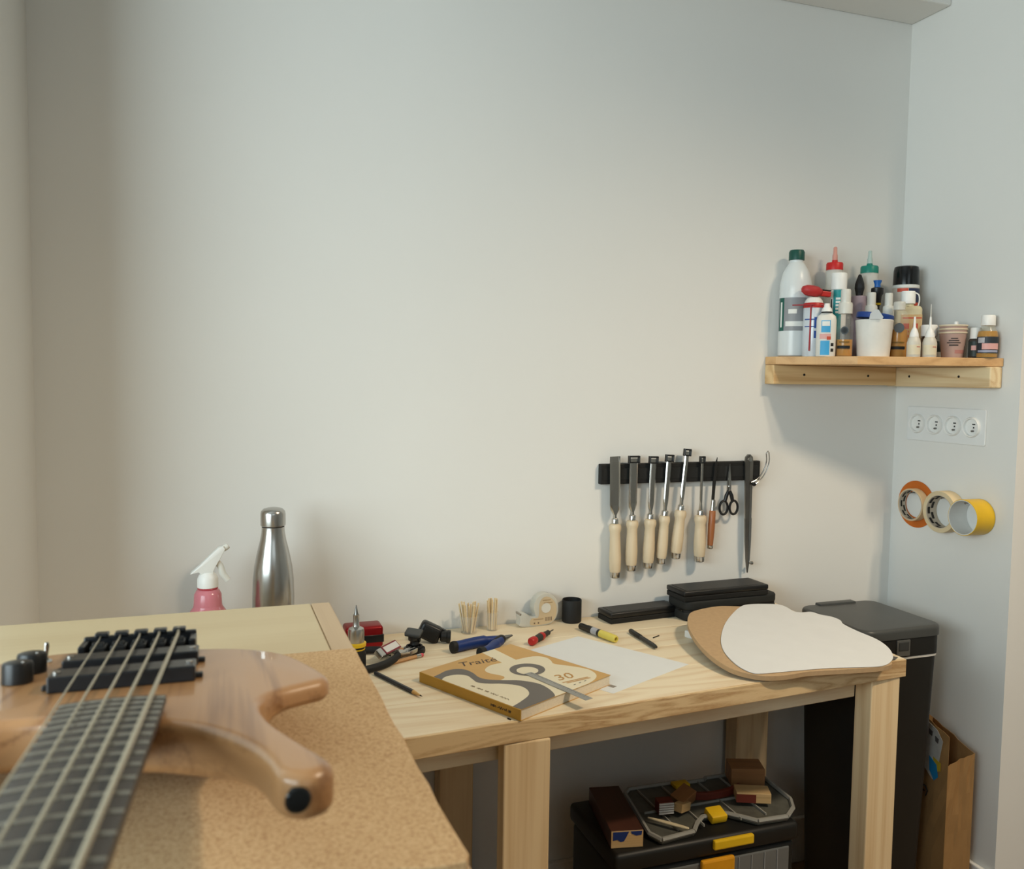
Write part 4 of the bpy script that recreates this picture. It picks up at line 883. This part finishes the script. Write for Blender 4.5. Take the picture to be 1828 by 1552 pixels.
oq = [(x+0.69, y+0.27) for x, y in oul]
OCM = mat('organiser_clear', '#b9b9b2', 0.25, alpha=0.75, var=0.05)
finish('case_base', prism(oq, 0, 0.007, 0.001, 1), mat('organiser_grey', '#55564f', 0.4, var=0.2, vscale=60), oc)
bm = bmesh.new()
n = len(oq)
for i in range(n):
    p0, p1 = Vector((*oq[i], 0)), Vector((*oq[(i+1) % n], 0))
    tube([p0+Vector((0, 0, 0.009)), p1+Vector((0, 0, 0.009))], 0.0045, 6, bm=bm)
finish('case_rim', bm, mat('organiser_rim', '#9c9c96', 0.3, alpha=0.9), oc, True)
for x in (-0.10, -0.045, 0.035, 0.09): finish('compartment_wall', box(x-0.001, x+0.001, -0.085, 0.075, 0.006, 0.011), OCM, oc)
finish('compartment_wall', box(-0.13, 0.15, -0.012, -0.010, 0.006, 0.0112), OCM, oc)
finish('front_latch', obox((-0.006, -0.062, 0.012), 0.034, 0.030, 0.016, (0.25, 0, 0), 0.003), YELLOW, oc, True)
finish('rear_latch', obox((-0.006, 0.068, 0.011), 0.034, 0.022, 0.008, (0, 0, 0), 0.002), YELLOW, oc, True)
# offcuts on the organiser
def block(name, label, c, sx, sy, sz, rot, m, extra=None, cat='offcut'):
    t = thing(name, label, cat, c, rot=rot)
    finish('block_body', box(-sx/2, sx/2, -sy/2, sy/2, 0, sz, 0.0012), m, t)
    if extra: extra(t)
    return t
DARKW = wood('rosewood_block', '#4a2a20', '#27130e', 'y', rough=0.45)
PALEW = wood('pale_offcut', '#cfae7c', '#a4814e', 'x', scale=2)
REDW = wood('padauk_offcut', '#6e2a1c', '#47170f', 'x', scale=2)
MIDW = wood('brown_offcut', '#96683e', '#6a4626', 'x', scale=2)
def rosex(t):
    e = finish('end_grain_face', box(-0.029, 0.029, -0.0845, -0.083, 0.001, 0.031), PALEW, t)
    finish('blue_paint', xf(prism([(-0.026, 0.030), (0.003, 0.030), (-0.002, 0.020), (-0.006, 0.013), (-0.012, 0.012), (-0.018, 0.016), (-0.026, 0.015)], 0.0845, 0.0851), (0, 0, 0), (PI/2, 0, 0)), BLUE, e)
    finish('blue_paint', xf(prism([(0.006, 0.030), (0.027, 0.030), (0.026, 0.023), (0.016, 0.022), (0.008, 0.026)], 0.0845, 0.0851), (0, 0, 0), (PI/2, 0, 0)), BLUE, e)
block('rosewood_block', 'long dark rosewood block with pale blue-stained end on the tool chest', (-0.883, -0.283, 0.3372), 0.060, 0.166, 0.032, (0, 0, R(-11)), DARKW, rosex)
OZ = 0.3520
def layers(t):
    for k in range(5): finish('veneer_layer', box(-0.0145, 0.0145, -0.0135, -0.0115, 0.002+k*0.0045, 0.0048+k*0.0045), PAPER, t)
block('veneer_stack_offcut', 'small red-topped offcut with pale striped layered end', (-0.787, -0.297, OZ), 0.029, 0.023, 0.024, (0, 0, R(-8)), REDW, layers)
block('angled_offcut', 'brown angled offcut between the striped offcut and the bent strip', (-0.735, -0.275, OZ), 0.046, 0.030, 0.024, (R(14), R(-12), R(24)), MIDW)
block('pale_offcut', 'pale wedge offcut leaning in front of the angled brown one', (-0.752, -0.303, OZ), 0.034, 0.018, 0.016, (0, R(10), R(30)), PALEW)
bs = finish('bent_padauk_strip', prism(sp2([(-0.05, 0.004), (-0.02, -0.004), (0.02, -0.002), (0.055, 0.010)], 5) + sp2([(0.055, 0.018), (0.02, 0.006), (-0.02, 0.004), (-0.05, 0.012)], 5), 0, 0.014, 0.0005, 1), REDW)
bs.location = (-0.655, -0.280, OZ); tag(bs, 'curved dark red wooden strip lying across the organiser case', 'offcut')
block('large_offcut', 'large brown rectangular offcut at the back right of the organiser case', (-0.566, -0.235, OZ), 0.068, 0.050, 0.036, (0, 0, R(-20)), MIDW)
def halfred(t): finish('red_layer', box(-0.0335, 0.004, -0.0192, -0.0175, 0.001, 0.017), REDW, t)
block('two_tone_offcut', 'pale offcut with dark red front layer in front of the large brown one', (-0.597, -0.305, OZ), 0.066, 0.036, 0.020, (0, 0, R(-24)), PALEW, halfred)
fl = finish('bone_folder', prism(sp2([(-0.035, -0.002), (0.0, -0.0045), (0.034, -0.003), (0.040, 0.0), (0.034, 0.003), (0.0, 0.0045), (-0.035, 0.002)], 4, True), 0, 0.003, 0.0008, 1), mat('bone_white', '#d3c6a6', 0.5))
fl.location = (-0.803, -0.340, OZ+0.001); fl.rotation_euler = (0, 0, R(-48)); tag(fl, 'cream bone folder lying at the front left of the organiser case', 'tool')

# ================================================================== bottles and tubs on the corner shelf
FA = R(-130)       # labels face out into the room
def item(name, label, x, y, cat='bottle', rz=0.0): return thing(name, label, cat, (x, y, SZ), rz=rz)
def band(par, name, r, z0, z1, w0, w1, m, t=0.0004, sx=1.0, sy=1.0, r1=None): return finish(name, arc_band(r, z0, z1, FA+R(w0), FA+R(w1), 14, sx, sy, t, r1), m, par, True)
LG = mat('label_silver_grey', '#8f9092', 0.5); LGREEN = mat('label_dark_green', '#12564a', 0.5); LW = mat('label_white', '#e2e2dc', 0.5); LBLUE = mat('label_royal_blue', '#1f4790', 0.5)
LCYAN = mat('label_cyan', '#3c9fd0', 0.5); LRED = mat('label_red', '#c2492f', 0.5); LPINK = mat('label_pink', '#d9a39c', 0.5); LDARK = mat('label_near_black', '#26302e', 0.5)
SMOKY = mat('milky_white_plastic', '#dfe3e2', 0.3, alpha=0.93, var=0.02)
FROST = mat('frosted_cap', '#dcdbd2', 0.35, alpha=0.9, var=0.02)
# 1 solvent bottle
t = item('solvent_bottle', 'large milky white bottle with dark green screw cap at the shelf left end', -0.334, -0.037)
b = finish('bottle_body', lathe([(0.030, 0), (0.0345, 0.003), (0.0350, 0.008), (0.0350, 0.150), (0.0345, 0.165), (0.0290, 0.190), (0.0190, 0.208), (0.0150, 0.213), (0.0150, 0.222), (0, 0.222)], 40), SMOKY, t, True)
finish('screw_cap', lathe([(0.0172, 0.218), (0.0172, 0.236), (0.0150, 0.2405), (0, 0.241)], 28), mat('dark_green_cap', '#0f4a3f', 0.4), t, True)
lb = band(b, 'grey_label', 0.0352, 0.058, 0.132, -75, 45, LG); band(lb, 'green_stripe', 0.0356, 0.058, 0.132, -62, -38, LGREEN)
band(lb, 'white_lettering', 0.0360, 0.066, 0.122, -54, -46, LW); band(lb, 'white_panel', 0.0358, 0.068, 0.079, -30, 40, LW); band(lb, 'pale_panel', 0.0358, 0.096, 0.106, -20, 10, LW)
# 2 spray lubricant can with red trigger
t = item('spray_can', 'blue and white spray can with red trigger cap and red straw', -0.327, -0.093, 'can')
finish('can_body', lathe([(0.0205, 0), (0.0215, 0.002), (0.0215, 0.106), (0.0205, 0.109), (0, 0.109)], 36), mat('can_silver_white', '#cfd6dc', 0.35, 0.2), t, True)
finish('red_shoulder_ring', lathe([(0.0219, 0.107), (0.0219, 0.116), (0.0205, 0.118), (0, 0.118)], 36), RED, t, True)
finish('white_dome', lathe([(0.0200, 0.1175), (0.0185, 0.123), (0.0130, 0.130), (0, 0.131)], 32), LW, t, True)
finish('red_trigger_cap', xf(lathe([(0, -0.012), (0.010, -0.0115), (0.0165, -0.006), (0.018, 0.0), (0.0165, 0.006), (0.010, 0.0105), (0, 0.0115)], 28, 1.35, 0.85), (-0.006, 0.0, 0.145), (0, R(10), R(-19))), mat('matte_red_cap', '#b02b2b', 0.5), t, True)
finish('trigger_nozzle', obox((0.018, -0.006, 0.139), 0.034, 0.013, 0.012, (0, R(6), R(-19)), 0.002), RED, t)
finish('nozzle_clip', obox((0.024, -0.008, 0.1465), 0.022, 0.010, 0.003, (0, R(6), R(-19)), 0.001), BLACK, t)
finish('blue_label', arc_band(0.0217, 0.062, 0.086, FA+R(8), FA+R(70), 10), LBLUE, t, True); finish('blue_label', arc_band(0.0217, 0.040, 0.056, FA+R(8), FA+R(70), 10), LBLUE, t, True); finish('blue_line', arc_band(0.0217, 0.080, 0.0825, FA+R(-50), FA+R(8), 8), LBLUE, t, True); finish('blue_line', arc_band(0.0217, 0.0645, 0.0665, FA+R(-50), FA+R(8), 8), LBLUE, t, True)
vx = -0.0165; vy = -0.0155
finish('red_straw', tube([(vx-0.004, vy, 0.012), (vx-0.003, vy, 0.105), (vx-0.0025, vy, 0.1125)], 0.0016, 8), mat('straw_red', '#9c2f38', 0.4), t, True)
finish('red_straw', tube([(0.008, -0.0222, 0.1125), (vx-0.002, vy-0.001, 0.1125), (-0.0475, 0.012, 0.1125)], 0.0014, 8), MATS['straw_red'], t, True)
# 3 white flask with cyan label
t = item('glue_flask', 'small white flat flask with cyan label at the shelf front left', -0.3195, -0.128, rz=R(-40))
finish('flask_body', lathe([(0.019, 0), (0.0205, 0.002), (0.0208, 0.078), (0.0190, 0.087), (0.0120, 0.093), (0.0105, 0.095), (0, 0.095)], 32, 1.0, 0.52), mat('flask_white', '#dedad0', 0.4), t, True)
finish('neck_gap', lathe([(0.0112, 0.0945), (0.0112, 0.0975), (0, 0.0975)], 24), BLACKM, t, True)
finish('cone_cap', lathe([(0.0118, 0.0970), (0.0105, 0.103), (0.0065, 0.108), (0.0055, 0.1150), (0, 0.1155)], 24), WHITEP, t, True)
for nm, z0, z1, x0, x1, m in (('cyan_label', 0.003, 0.034, -0.011, 0.008, LCYAN), ('cyan_label', 0.052, 0.078, -0.010, 0.009, LCYAN), ('white_logo_field', 0.066, 0.076, -0.0085, 0.0075, LW), ('red_picture', 0.038, 0.049, -0.013, 0.010, LPINK), ('red_picture', 0.036, 0.043, 0.002, 0.010, LRED), ('hazard_mark', 0.022, 0.029, 0.0105, 0.016, BLACKM), ('hazard_mark', 0.010, 0.017, 0.0105, 0.016, BLACKM)):
    dz = {'white_logo_field': 0.0006, 'red_picture': 0.0003 if m is LPINK else 0.0006}.get(nm, 0.0)
    q = bmesh.new(); cols = []
    for i in range(7):
        x = x0+(x1-x0)*i/6; y = -0.52*math.sqrt(max(0, 0.0208**2-x*x))-0.0003-dz
        cols.append([q.verts.new((x, y, z0)), q.verts.new((x, y, z1)), q.verts.new((x, y+0.0006, z1)), q.verts.new((x, y+0.0006, z0))])
    for a_, b_ in zip(cols, cols[1:]):
        for i in range(4): q.faces.new((a_[i], b_[i], b_[(i+1) % 4], a_[(i+1) % 4]))
    q.faces.new(cols[0]); q.faces.new(cols[-1][::-1])
    finish(nm, q, m, t, True)
# 4, 7 glue bottles with nozzle
def nozzle_bottle(label, x, y, r, H, cm, cmat):
    t = item('wood_glue_bottle', label, x, y)
    k = H/0.252
    finish('bottle_body', lathe([(r*0.92, 0), (r, 0.003), (r, 0.150*k), (r*0.82, 0.168*k), (r*0.86, 0.178*k), (r*0.86, 0.196*k), (r*0.8, 0.2*k), (0, 0.2*k)], 36), CLEAR2, t, True)
    finish('screw_cap', lathe([(r*0.84, 0.199*k), (r*0.84, 0.213*k), (r*0.76, 0.216*k), (r*0.3, 0.217*k), (0.0062, 0.222*k), (0, 0.222*k)], 32), cm, t, True)
    finish('nozzle', lathe([(0.0060, 0.220*k), (0.0058, 0.232*k), (0.0046, 0.236*k), (0.0040, 0.250*k), (0.0024, 0.252*k), (0, 0.252*k)], 20), cmat, t, True)
    return t
nozzle_bottle('clear glue bottle with red cap and pink nozzle behind the teal tube', -0.231, -0.040, 0.0222, 0.2545, mat('red_screw_cap', '#c4201f', 0.4), mat('pink_nozzle', '#d9998a', 0.35, alpha=0.9))
nozzle_bottle('clear glue bottle with teal green cap and pale nozzle', -0.138, -0.047, 0.0236, 0.2505, mat('teal_screw_cap', '#127c6c', 0.4), mat('pale_nozzle', '#b9cfc8', 0.3, alpha=0.7))
# 5 white tube with teal label
t = item('adhesive_tube', 'tall white cylinder tube with teal label in front of the red cap bottle', -0.256, -0.087, 'tube')
finish('tube_body', lathe([(0.0160, 0), (0.0170, 0.001), (0.0170, 0.150), (0.0168, 0.1505), (0, 0.151)], 36), WHITEP, t, True)
finish('tube_cap', lathe([(0.0172, 0.151), (0.0172, 0.186), (0.0160, 0.188), (0, 0.188)], 36), WHITEP, t, True)
lb = band(t, 'teal_label', 0.0172, 0.030, 0.150, -38, 22, TEAL)
for k in range(5): band(lb, 'white_lettering', 0.0175, 0.098+k*0.0075, 0.1025+k*0.0075, -18, 14, LW)
band(t, 'dark_lettering', 0.0172, 0.095, 0.130, -62, -50, BLACKM)
# 6, 10 spray bottles
def spray(label, x, y, r, H, liquid, seal):
    t = item('pump_spray_bottle', label, x, y); k = H/0.146
    finish('bottle_shell', lathe([(r*0.95, 0), (r, 0.002), (r, 0.072*k), (r*0.92, 0.082*k), (r*0.62, 0.092*k), (r*0.55, 0.095*k), (0, 0.095*k)], 32), CLEAR, t, True)
    finish('liquid', lathe([(r*0.9, 0.0015), (r*0.93, 0.003), (r*0.93, liquid), (0, liquid)], 28), AMBER, t, True)
    finish('pump_collar', lathe([(r*0.82, 0.093*k), (r*0.82, 0.113*k), (r*0.75, 0.117*k), (0, 0.117*k)], 28), FROST, t, True)
    finish('dust_cap', lathe([(r*0.58, 0.116*k), (r*0.58, 0.143*k), (r*0.52, 0.146*k), (0, 0.146*k)], 28), FROST, t, True)
    if seal:
        finish('round_emblem', xf(lathe([(0.0085, 0), (0.0085, 0.0008), (0.0065, 0.0008), (0.0065, 0), (0, 0)], 24), (r*1.005*math.cos(FA), r*1.005*math.sin(FA), 0.056), (PI/2, 0, FA+PI/2)), mat('emblem_grey', '#4a5054', 0.5), t)
        band(t, 'dark_label_strip', r*1.01, 0.017, 0.0235, -50, 40, BLACKM); band(t, 'small_print', r*1.01, 0.030, 0.033, -35, 35, mat('amber_print', '#7a5a1c', 0.6))
    return t
spray('clear pump spray bottle a third full of amber liquid, left of the white tub', -0.282, -0.142, 0.0180, 0.146, 0.037, True)
spray('clear pump spray bottle standing behind the left side of the white tub', -0.188, -0.114, 0.0160, 0.146, 0.030, False)
spray('clear pump spray bottle standing behind the right side of the white tub', -0.158, -0.134, 0.0145, 0.144, 0.030, False)
# 8 lilac bottle with black brush cap
t = item('touch_up_bottle', 'tall lilac tinted tube with angular black cap', -0.181, -0.066, 'tube')
finish('tube_shell', lathe([(0.0165, 0), (0.0172, 0.002), (0.0172, 0.140), (0.0165, 0.142), (0, 0.142)], 32), mat('lilac_tint', '#b3a2ae', 0.2, alpha=0.8, var=0.04), t, True)
finish('angular_cap', lathe([(0.0075, 0.142), (0.0085, 0.149), (0.0110, 0.160), (0.0100, 0.170), (0.0070, 0.180), (0.0030, 0.191), (0, 0.192)], 7), BLACK, t)
# 9 dropper with blue top
t = item('oil_dropper', 'black applicator bottle with blue flared top behind the white tub', -0.160, -0.0995)
finish('applicator_body', lathe([(0.0120, 0), (0.0125, 0.002), (0.0125, 0.085), (0.0060, 0.100), (0.0060, 0.118), (0.0078, 0.120), (0.0100, 0.140), (0.0132, 0.146), (0.0132, 0.158), (0.0080, 0.160), (0, 0.160)], 28), BLACK, t, True)
finish('yellow_ring', lathe([(0.0085, 0.1200), (0.0088, 0.1245), (0, 0.1245)], 24), YELLOW, t, True)
finish('blue_top', lathe([(0.0068, 0.1595), (0.0062, 0.166), (0.0090, 0.174), (0.0092, 0.1755), (0, 0.1755)], 24), mat('bright_blue_cap', '#1d5ea8', 0.4), t, True)
# 11 white tub with blue lid
t = item('plastic_tub', 'white tapered plastic tub with blue lid askew at the shelf front', -0.2245, -0.1665, 'tub')
finish('tub_body', lathe([(0.0325, 0), (0.0332, 0.002), (0.0385, 0.077), (0.0392, 0.0785), (0.0380, 0.080), (0.0325, 0.004), (0, 0.004)], 44), mat('tub_white', '#e9e7df', 0.35), t, True)
finish('blue_lid', xf(lathe([(0, 0), (0.0378, 0.0), (0.0385, 0.002), (0.0385, 0.0105), (0.0370, 0.012), (0, 0.0095)], 40), (0.001, 0.001, 0.0815), (R(4), R(7), 0)), mat('lid_blue', '#1c3f86', 0.45), t, True)
finish('paper_flap', xf(prism([(-0.016, 0.0), (0.010, 0.0), (0.012, 0.004), (0.002, 0.020), (-0.006, 0.021), (-0.014, 0.012)], 0, 0.0006), (-0.0235, -0.0345, 0.0795), (R(88), 0, R(-40))), mat('translucent_film', '#c3c7c8', 0.4, alpha=0.9), t)
# amber bottle right of the tub
t = item('varnish_bottle', 'clear bottle half full of amber oil with round emblem, right of the white tub', -0.162, -0.171)
r = 0.0200
finish('bottle_shell', lathe([(r*0.95, 0), (r, 0.002), (r, 0.082), (r*0.9, 0.094), (r*0.6, 0.104), (r*0.55, 0.106), (0, 0.106)], 32), CLEAR, t, True)
finish('oil', lathe([(r*0.92, 0.0015), (r*0.95, 0.003), (r*0.95, 0.061), (0, 0.061)], 32), AMBER, t, True)
finish('clear_cap', lathe([(r*0.62, 0.104), (r*0.62, 0.120), (r*0.56, 0.122), (0, 0.122)], 28), CLEAR2, t, True)
finish('round_emblem', xf(lathe([(0.0105, 0), (0.0105, 0.0008), (0.0, 0.0008)], 24), (r*1.005*math.cos(FA), r*1.005*math.sin(FA), 0.064), (PI/2, 0, FA+PI/2)), mat('emblem_grey', '#4a5054', 0.5), t)
band(t, 'dark_label_strip', r*1.01, 0.0175, 0.024, -45, 40, BLACKM); band(t, 'small_print', r*1.01, 0.031, 0.034, -38, 34, mat('amber_print', '#7a5a1c', 0.6))
# 12 black capped spray can
t = item('paint_spray_can', 'aerosol spray can with big black cap in the shelf corner', -0.055, -0.074, 'can')
finish('can_body', lathe([(0.0280, 0), (0.0292, 0.002), (0.0292, 0.165), (0.0280, 0.169), (0, 0.169)], 40), mat('can_offwhite', '#c6bdb2', 0.4), t, True)
finish('rim', lathe([(0.0294, 0.165), (0.0296, 0.170), (0.0280, 0.172), (0, 0.172)], 40), LW, t, True)
finish('black_cap', lathe([(0.0286, 0.1715), (0.0278, 0.205), (0.0260, 0.2135), (0.0220, 0.2155), (0, 0.2155)], 40), mat('gloss_black_cap', '#0e1012', 0.18), t, True)
band(t, 'navy_label', 0.0294, 0.090, 0.163, 10, 80, mat('label_navy', '#232b4a', 0.4)); band(t, 'orange_label', 0.0294, 0.155, 0.163, -40, 8, LRED); band(t, 'orange_label', 0.0297, 0.105, 0.130, 16, 70, LRED)
# 13 cream bottle with red lettering
t = item('wood_filler_bottle', 'cream squarish bottle with white cap and red lettered label', -0.100, -0.130, rz=R(-36))
bod = finish('bottle_body', prism(rrect(-0.0295, 0.0295, -0.0165, 0.0165, 0.010), 0, 0.118, 0.009, 4), mat('cream_plastic', '#cfc5a2', 0.4), t, True)
finish('neck', lathe([(0.014, 0.116), (0.012, 0.124), (0, 0.124)], 24), MATS['cream_plastic'], t, True)
finish('white_cap', lathe([(0.0155, 0.123), (0.0155, 0.148), (0.0140, 0.151), (0, 0.151)], 28), mat('cap_bright_white', '#f0efea', 0.4), t, True)
finish('cap_strap', tube(spline([(0.013, -0.004, 0.148), (0.021, -0.006, 0.142), (0.0225, -0.006, 0.128), (0.020, -0.004, 0.116)], 5), 0.0014, 8), WHITEP, t, True)
lb = finish('tan_label', box(-0.0155, 0.0285, -0.0172, -0.0164, 0.030, 0.098), mat('label_tan', '#c9a878', 0.5), bod)
for z0, z1, x0, x1 in ((0.089, 0.0915, -0.012, 0.0275), (0.066, 0.078, -0.010, 0.002), (0.066, 0.078, 0.010, 0.020), (0.058, 0.062, -0.010, 0.002), (0.048, 0.052, -0.010, 0.002), (0.040, 0.044, -0.010, 0.000)):
    finish('red_lettering', box(x0, x1, -0.0176, -0.0171, z0, z1), LRED, lb)
# 14, 15 drop glue bottles
def dropglue(label, x, y, r, H, tip):
    t = item('drop_glue_bottle', label, x, y)
    finish('bottle_body', lathe([(r*0.95, 0), (r, 0.0015), (r, 0.030), (r*0.85, 0.038), (r*0.62, 0.044), (0, 0.044)], 28), mat('soft_white_bottle', '#d6d0c2', 0.4, alpha=0.95), t, True)
    finish('cone_cap', lathe([(r*0.68, 0.043), (r*0.62, 0.050), (r*0.42, 0.058), (0.0028, 0.064), (0.0020, tip), (0, tip)], 24), WHITEP, t, True)
    if H > tip: finish('needle_tip', lathe([(0.0012, tip-0.001), (0.0008, H), (0, H)], 10), FROST, t, True)
    band(t, 'printed_label', r*1.01, 0.005, 0.026, -55, 55, mat('label_ivory', '#dccfb2', 0.5))
    band(t, 'red_tick', r*1.03, 0.021, 0.0225, 20, 52, mat('label_crimson', '#b03034', 0.5))
    return t
dropglue('small drop glue bottle with white cone cap right of the varnish bottle', -0.1695, -0.2245, 0.0140, 0.086, 0.086)
dropglue('small drop glue bottle with long fine needle tip left of the paper cups', -0.1365, -0.2345, 0.0148, 0.113, 0.086)
# 16 white jar behind, 18 dark jar
t = item('white_cap_jar', 'dark little jar with wide white cap behind the drop glue bottles', -0.077, -0.172, 'jar')
finish('jar_body', lathe([(0.0150, 0), (0.0160, 0.002), (0.0160, 0.044), (0.012, 0.050), (0, 0.050)], 28), mat('dark_brown_jar', '#3a2c26', 0.3), t, True)
finish('white_cap', lathe([(0.0172, 0.049), (0.0172, 0.072), (0.0160, 0.074), (0, 0.074)], 28), WHITEP, t, True)
band(t, 'pale_label', 0.0162, 0.008, 0.030, -50, 50, mat('label_ivory', '#dccfb2', 0.5))
t = item('tiny_dark_jar', 'tiny dark jar with pale base half hidden behind the paper cups', -0.020, -0.143, 'jar')
finish('jar_body', lathe([(0.0105, 0), (0.0112, 0.001), (0.0112, 0.016), (0, 0.016)], 24), LW, t, True)
finish('jar_lid', lathe([(0.0108, 0.016), (0.0108, 0.032), (0.0080, 0.040), (0, 0.041)], 24), LDARK, t, True)
# 17 nested paper cups
CUPM = mat('cup_dusty_pink', '#b2958a', 0.7, var=0.05); RIM = mat('cup_rim_cream', '#dcceb4', 0.6)
for k, lbl in enumerate(('printed dusty pink paper cup, lowest of the nested stack', 'middle cream rim of the nested paper cup stack', 'topmost paper cup of the nested stack, holding white bits')):
    t = thing('paper_cup', lbl, 'cup', (-0.053, -0.2155, SZ+0.0078*k), group='nested paper cups on the shelf')
    c = finish('cup_wall', lathe([(0.0215-0.0001*k, 0), (0.0276, 0.0540), (0.0270, 0.0545), (0.0209, 0.0015), (0, 0.0015)], 40), CUPM, t, True)
    finish('rolled_rim', loop_lathe([(0.0272+0.0020*math.cos(a), 0.0550+0.0020*math.sin(a)) for a in [2*PI*i/10 for i in range(10)]], 40), RIM, t, True)
    if k == 0:
        for (w0, w1, z0, z1) in ((-14, 16, 0.0415, 0.0435), (-24, 22, 0.0365, 0.0390), (-32, 30, 0.0320, 0.0342), (-22, 20, 0.0262, 0.0295)):
            rr0 = 0.0215+0.0061*z0/0.054; finish('dark_print', arc_band(rr0, z0, z1, FA+R(w0), FA+R(w1), 12, t=0.0004, r1=0.0215+0.0061*z1/0.054), mat('cup_print_dark', '#4a3f3b', 0.6), c, True)
        rr0 = 0.0215+0.0061*0.010/0.054; finish('red_print', arc_band(rr0, 0.010, 0.018, FA+R(5), FA+R(60), 12, t=0.0004, r1=0.0215+0.0061*0.018/0.054), mat('cup_print_rose', '#b07a72', 0.6), c, True)
t = thing('plastic_stopper', 'white plastic stopper poking out of the paper cups', 'stopper', (-0.049, -0.218, SZ+0.0175))
finish('stopper_stem', lathe([(0.004, 0), (0.0045, 0.05), (0.0045, 0.0625), (0, 0.063)], 16), WHITEP, t, True)
finish('stopper_flange', lathe([(0.009, 0.050), (0.0095, 0.052), (0.009, 0.054), (0, 0.054)], 20), WHITEP, t, True)
# 19 small dark label bottle, 20 amber medicine bottle
t = item('ink_bottle', 'small bottle with white cap and black label between cups and amber bottle', -0.0295, -0.2535)
finish('bottle_body', lathe([(0.0125, 0), (0.0135, 0.0015), (0.0135, 0.038), (0.010, 0.043), (0, 0.043)], 28), mat('ink_glass', '#3a3430', 0.2), t, True)
finish('white_cap', lathe([(0.0112, 0.042), (0.0108, 0.063), (0.0098, 0.0655), (0, 0.0655)], 24), WHITEP, t, True)
lb = band(t, 'dark_label', 0.0137, 0.004, 0.036, -80, 70, LDARK); band(lb, 'pale_panel', 0.0140, 0.017, 0.027, -40, 0, LPINK)
t = item('linseed_oil_bottle', 'amber oil bottle with white cap at the right end of the shelf', -0.0235, -0.2785)
r = 0.0208
finish('bottle_shell', lathe([(r*0.95, 0), (r, 0.002), (r, 0.048), (r*0.92, 0.056), (r*0.68, 0.064), (r*0.62, 0.070), (0, 0.070)], 36), mat('clear_glass_bottle', '#d8cfa8', 0.1, alpha=0.16), t, True)
finish('amber_oil', lathe([(r*0.92, 0.0015), (r*0.95, 0.003), (r*0.95, 0.048), (r*0.86, 0.057), (0, 0.057)], 36), AMBER, t, True)
finish('white_cap', lathe([(0.0140, 0.069), (0.0143, 0.070), (0.0140, 0.089), (0.0128, 0.091), (0, 0.091)], 28), WHITEP, t, True)
lb = band(t, 'dark_label', r*1.01, 0.010, 0.045, -75, 75, mat('label_blue_black', '#2b3138', 0.5)); band(lb, 'pink_panel', r*1.03, 0.018, 0.031, -35, 60, LPINK); band(lb, 'pale_panel', r*1.03, 0.032, 0.043, -60, -22, mat('label_pale_grey', '#b4b2b6', 0.5)); band(lb, 'pale_stripe', r*1.03, 0.012, 0.0165, -60, 55, mat('label_lilac', '#9a9cb0', 0.5))
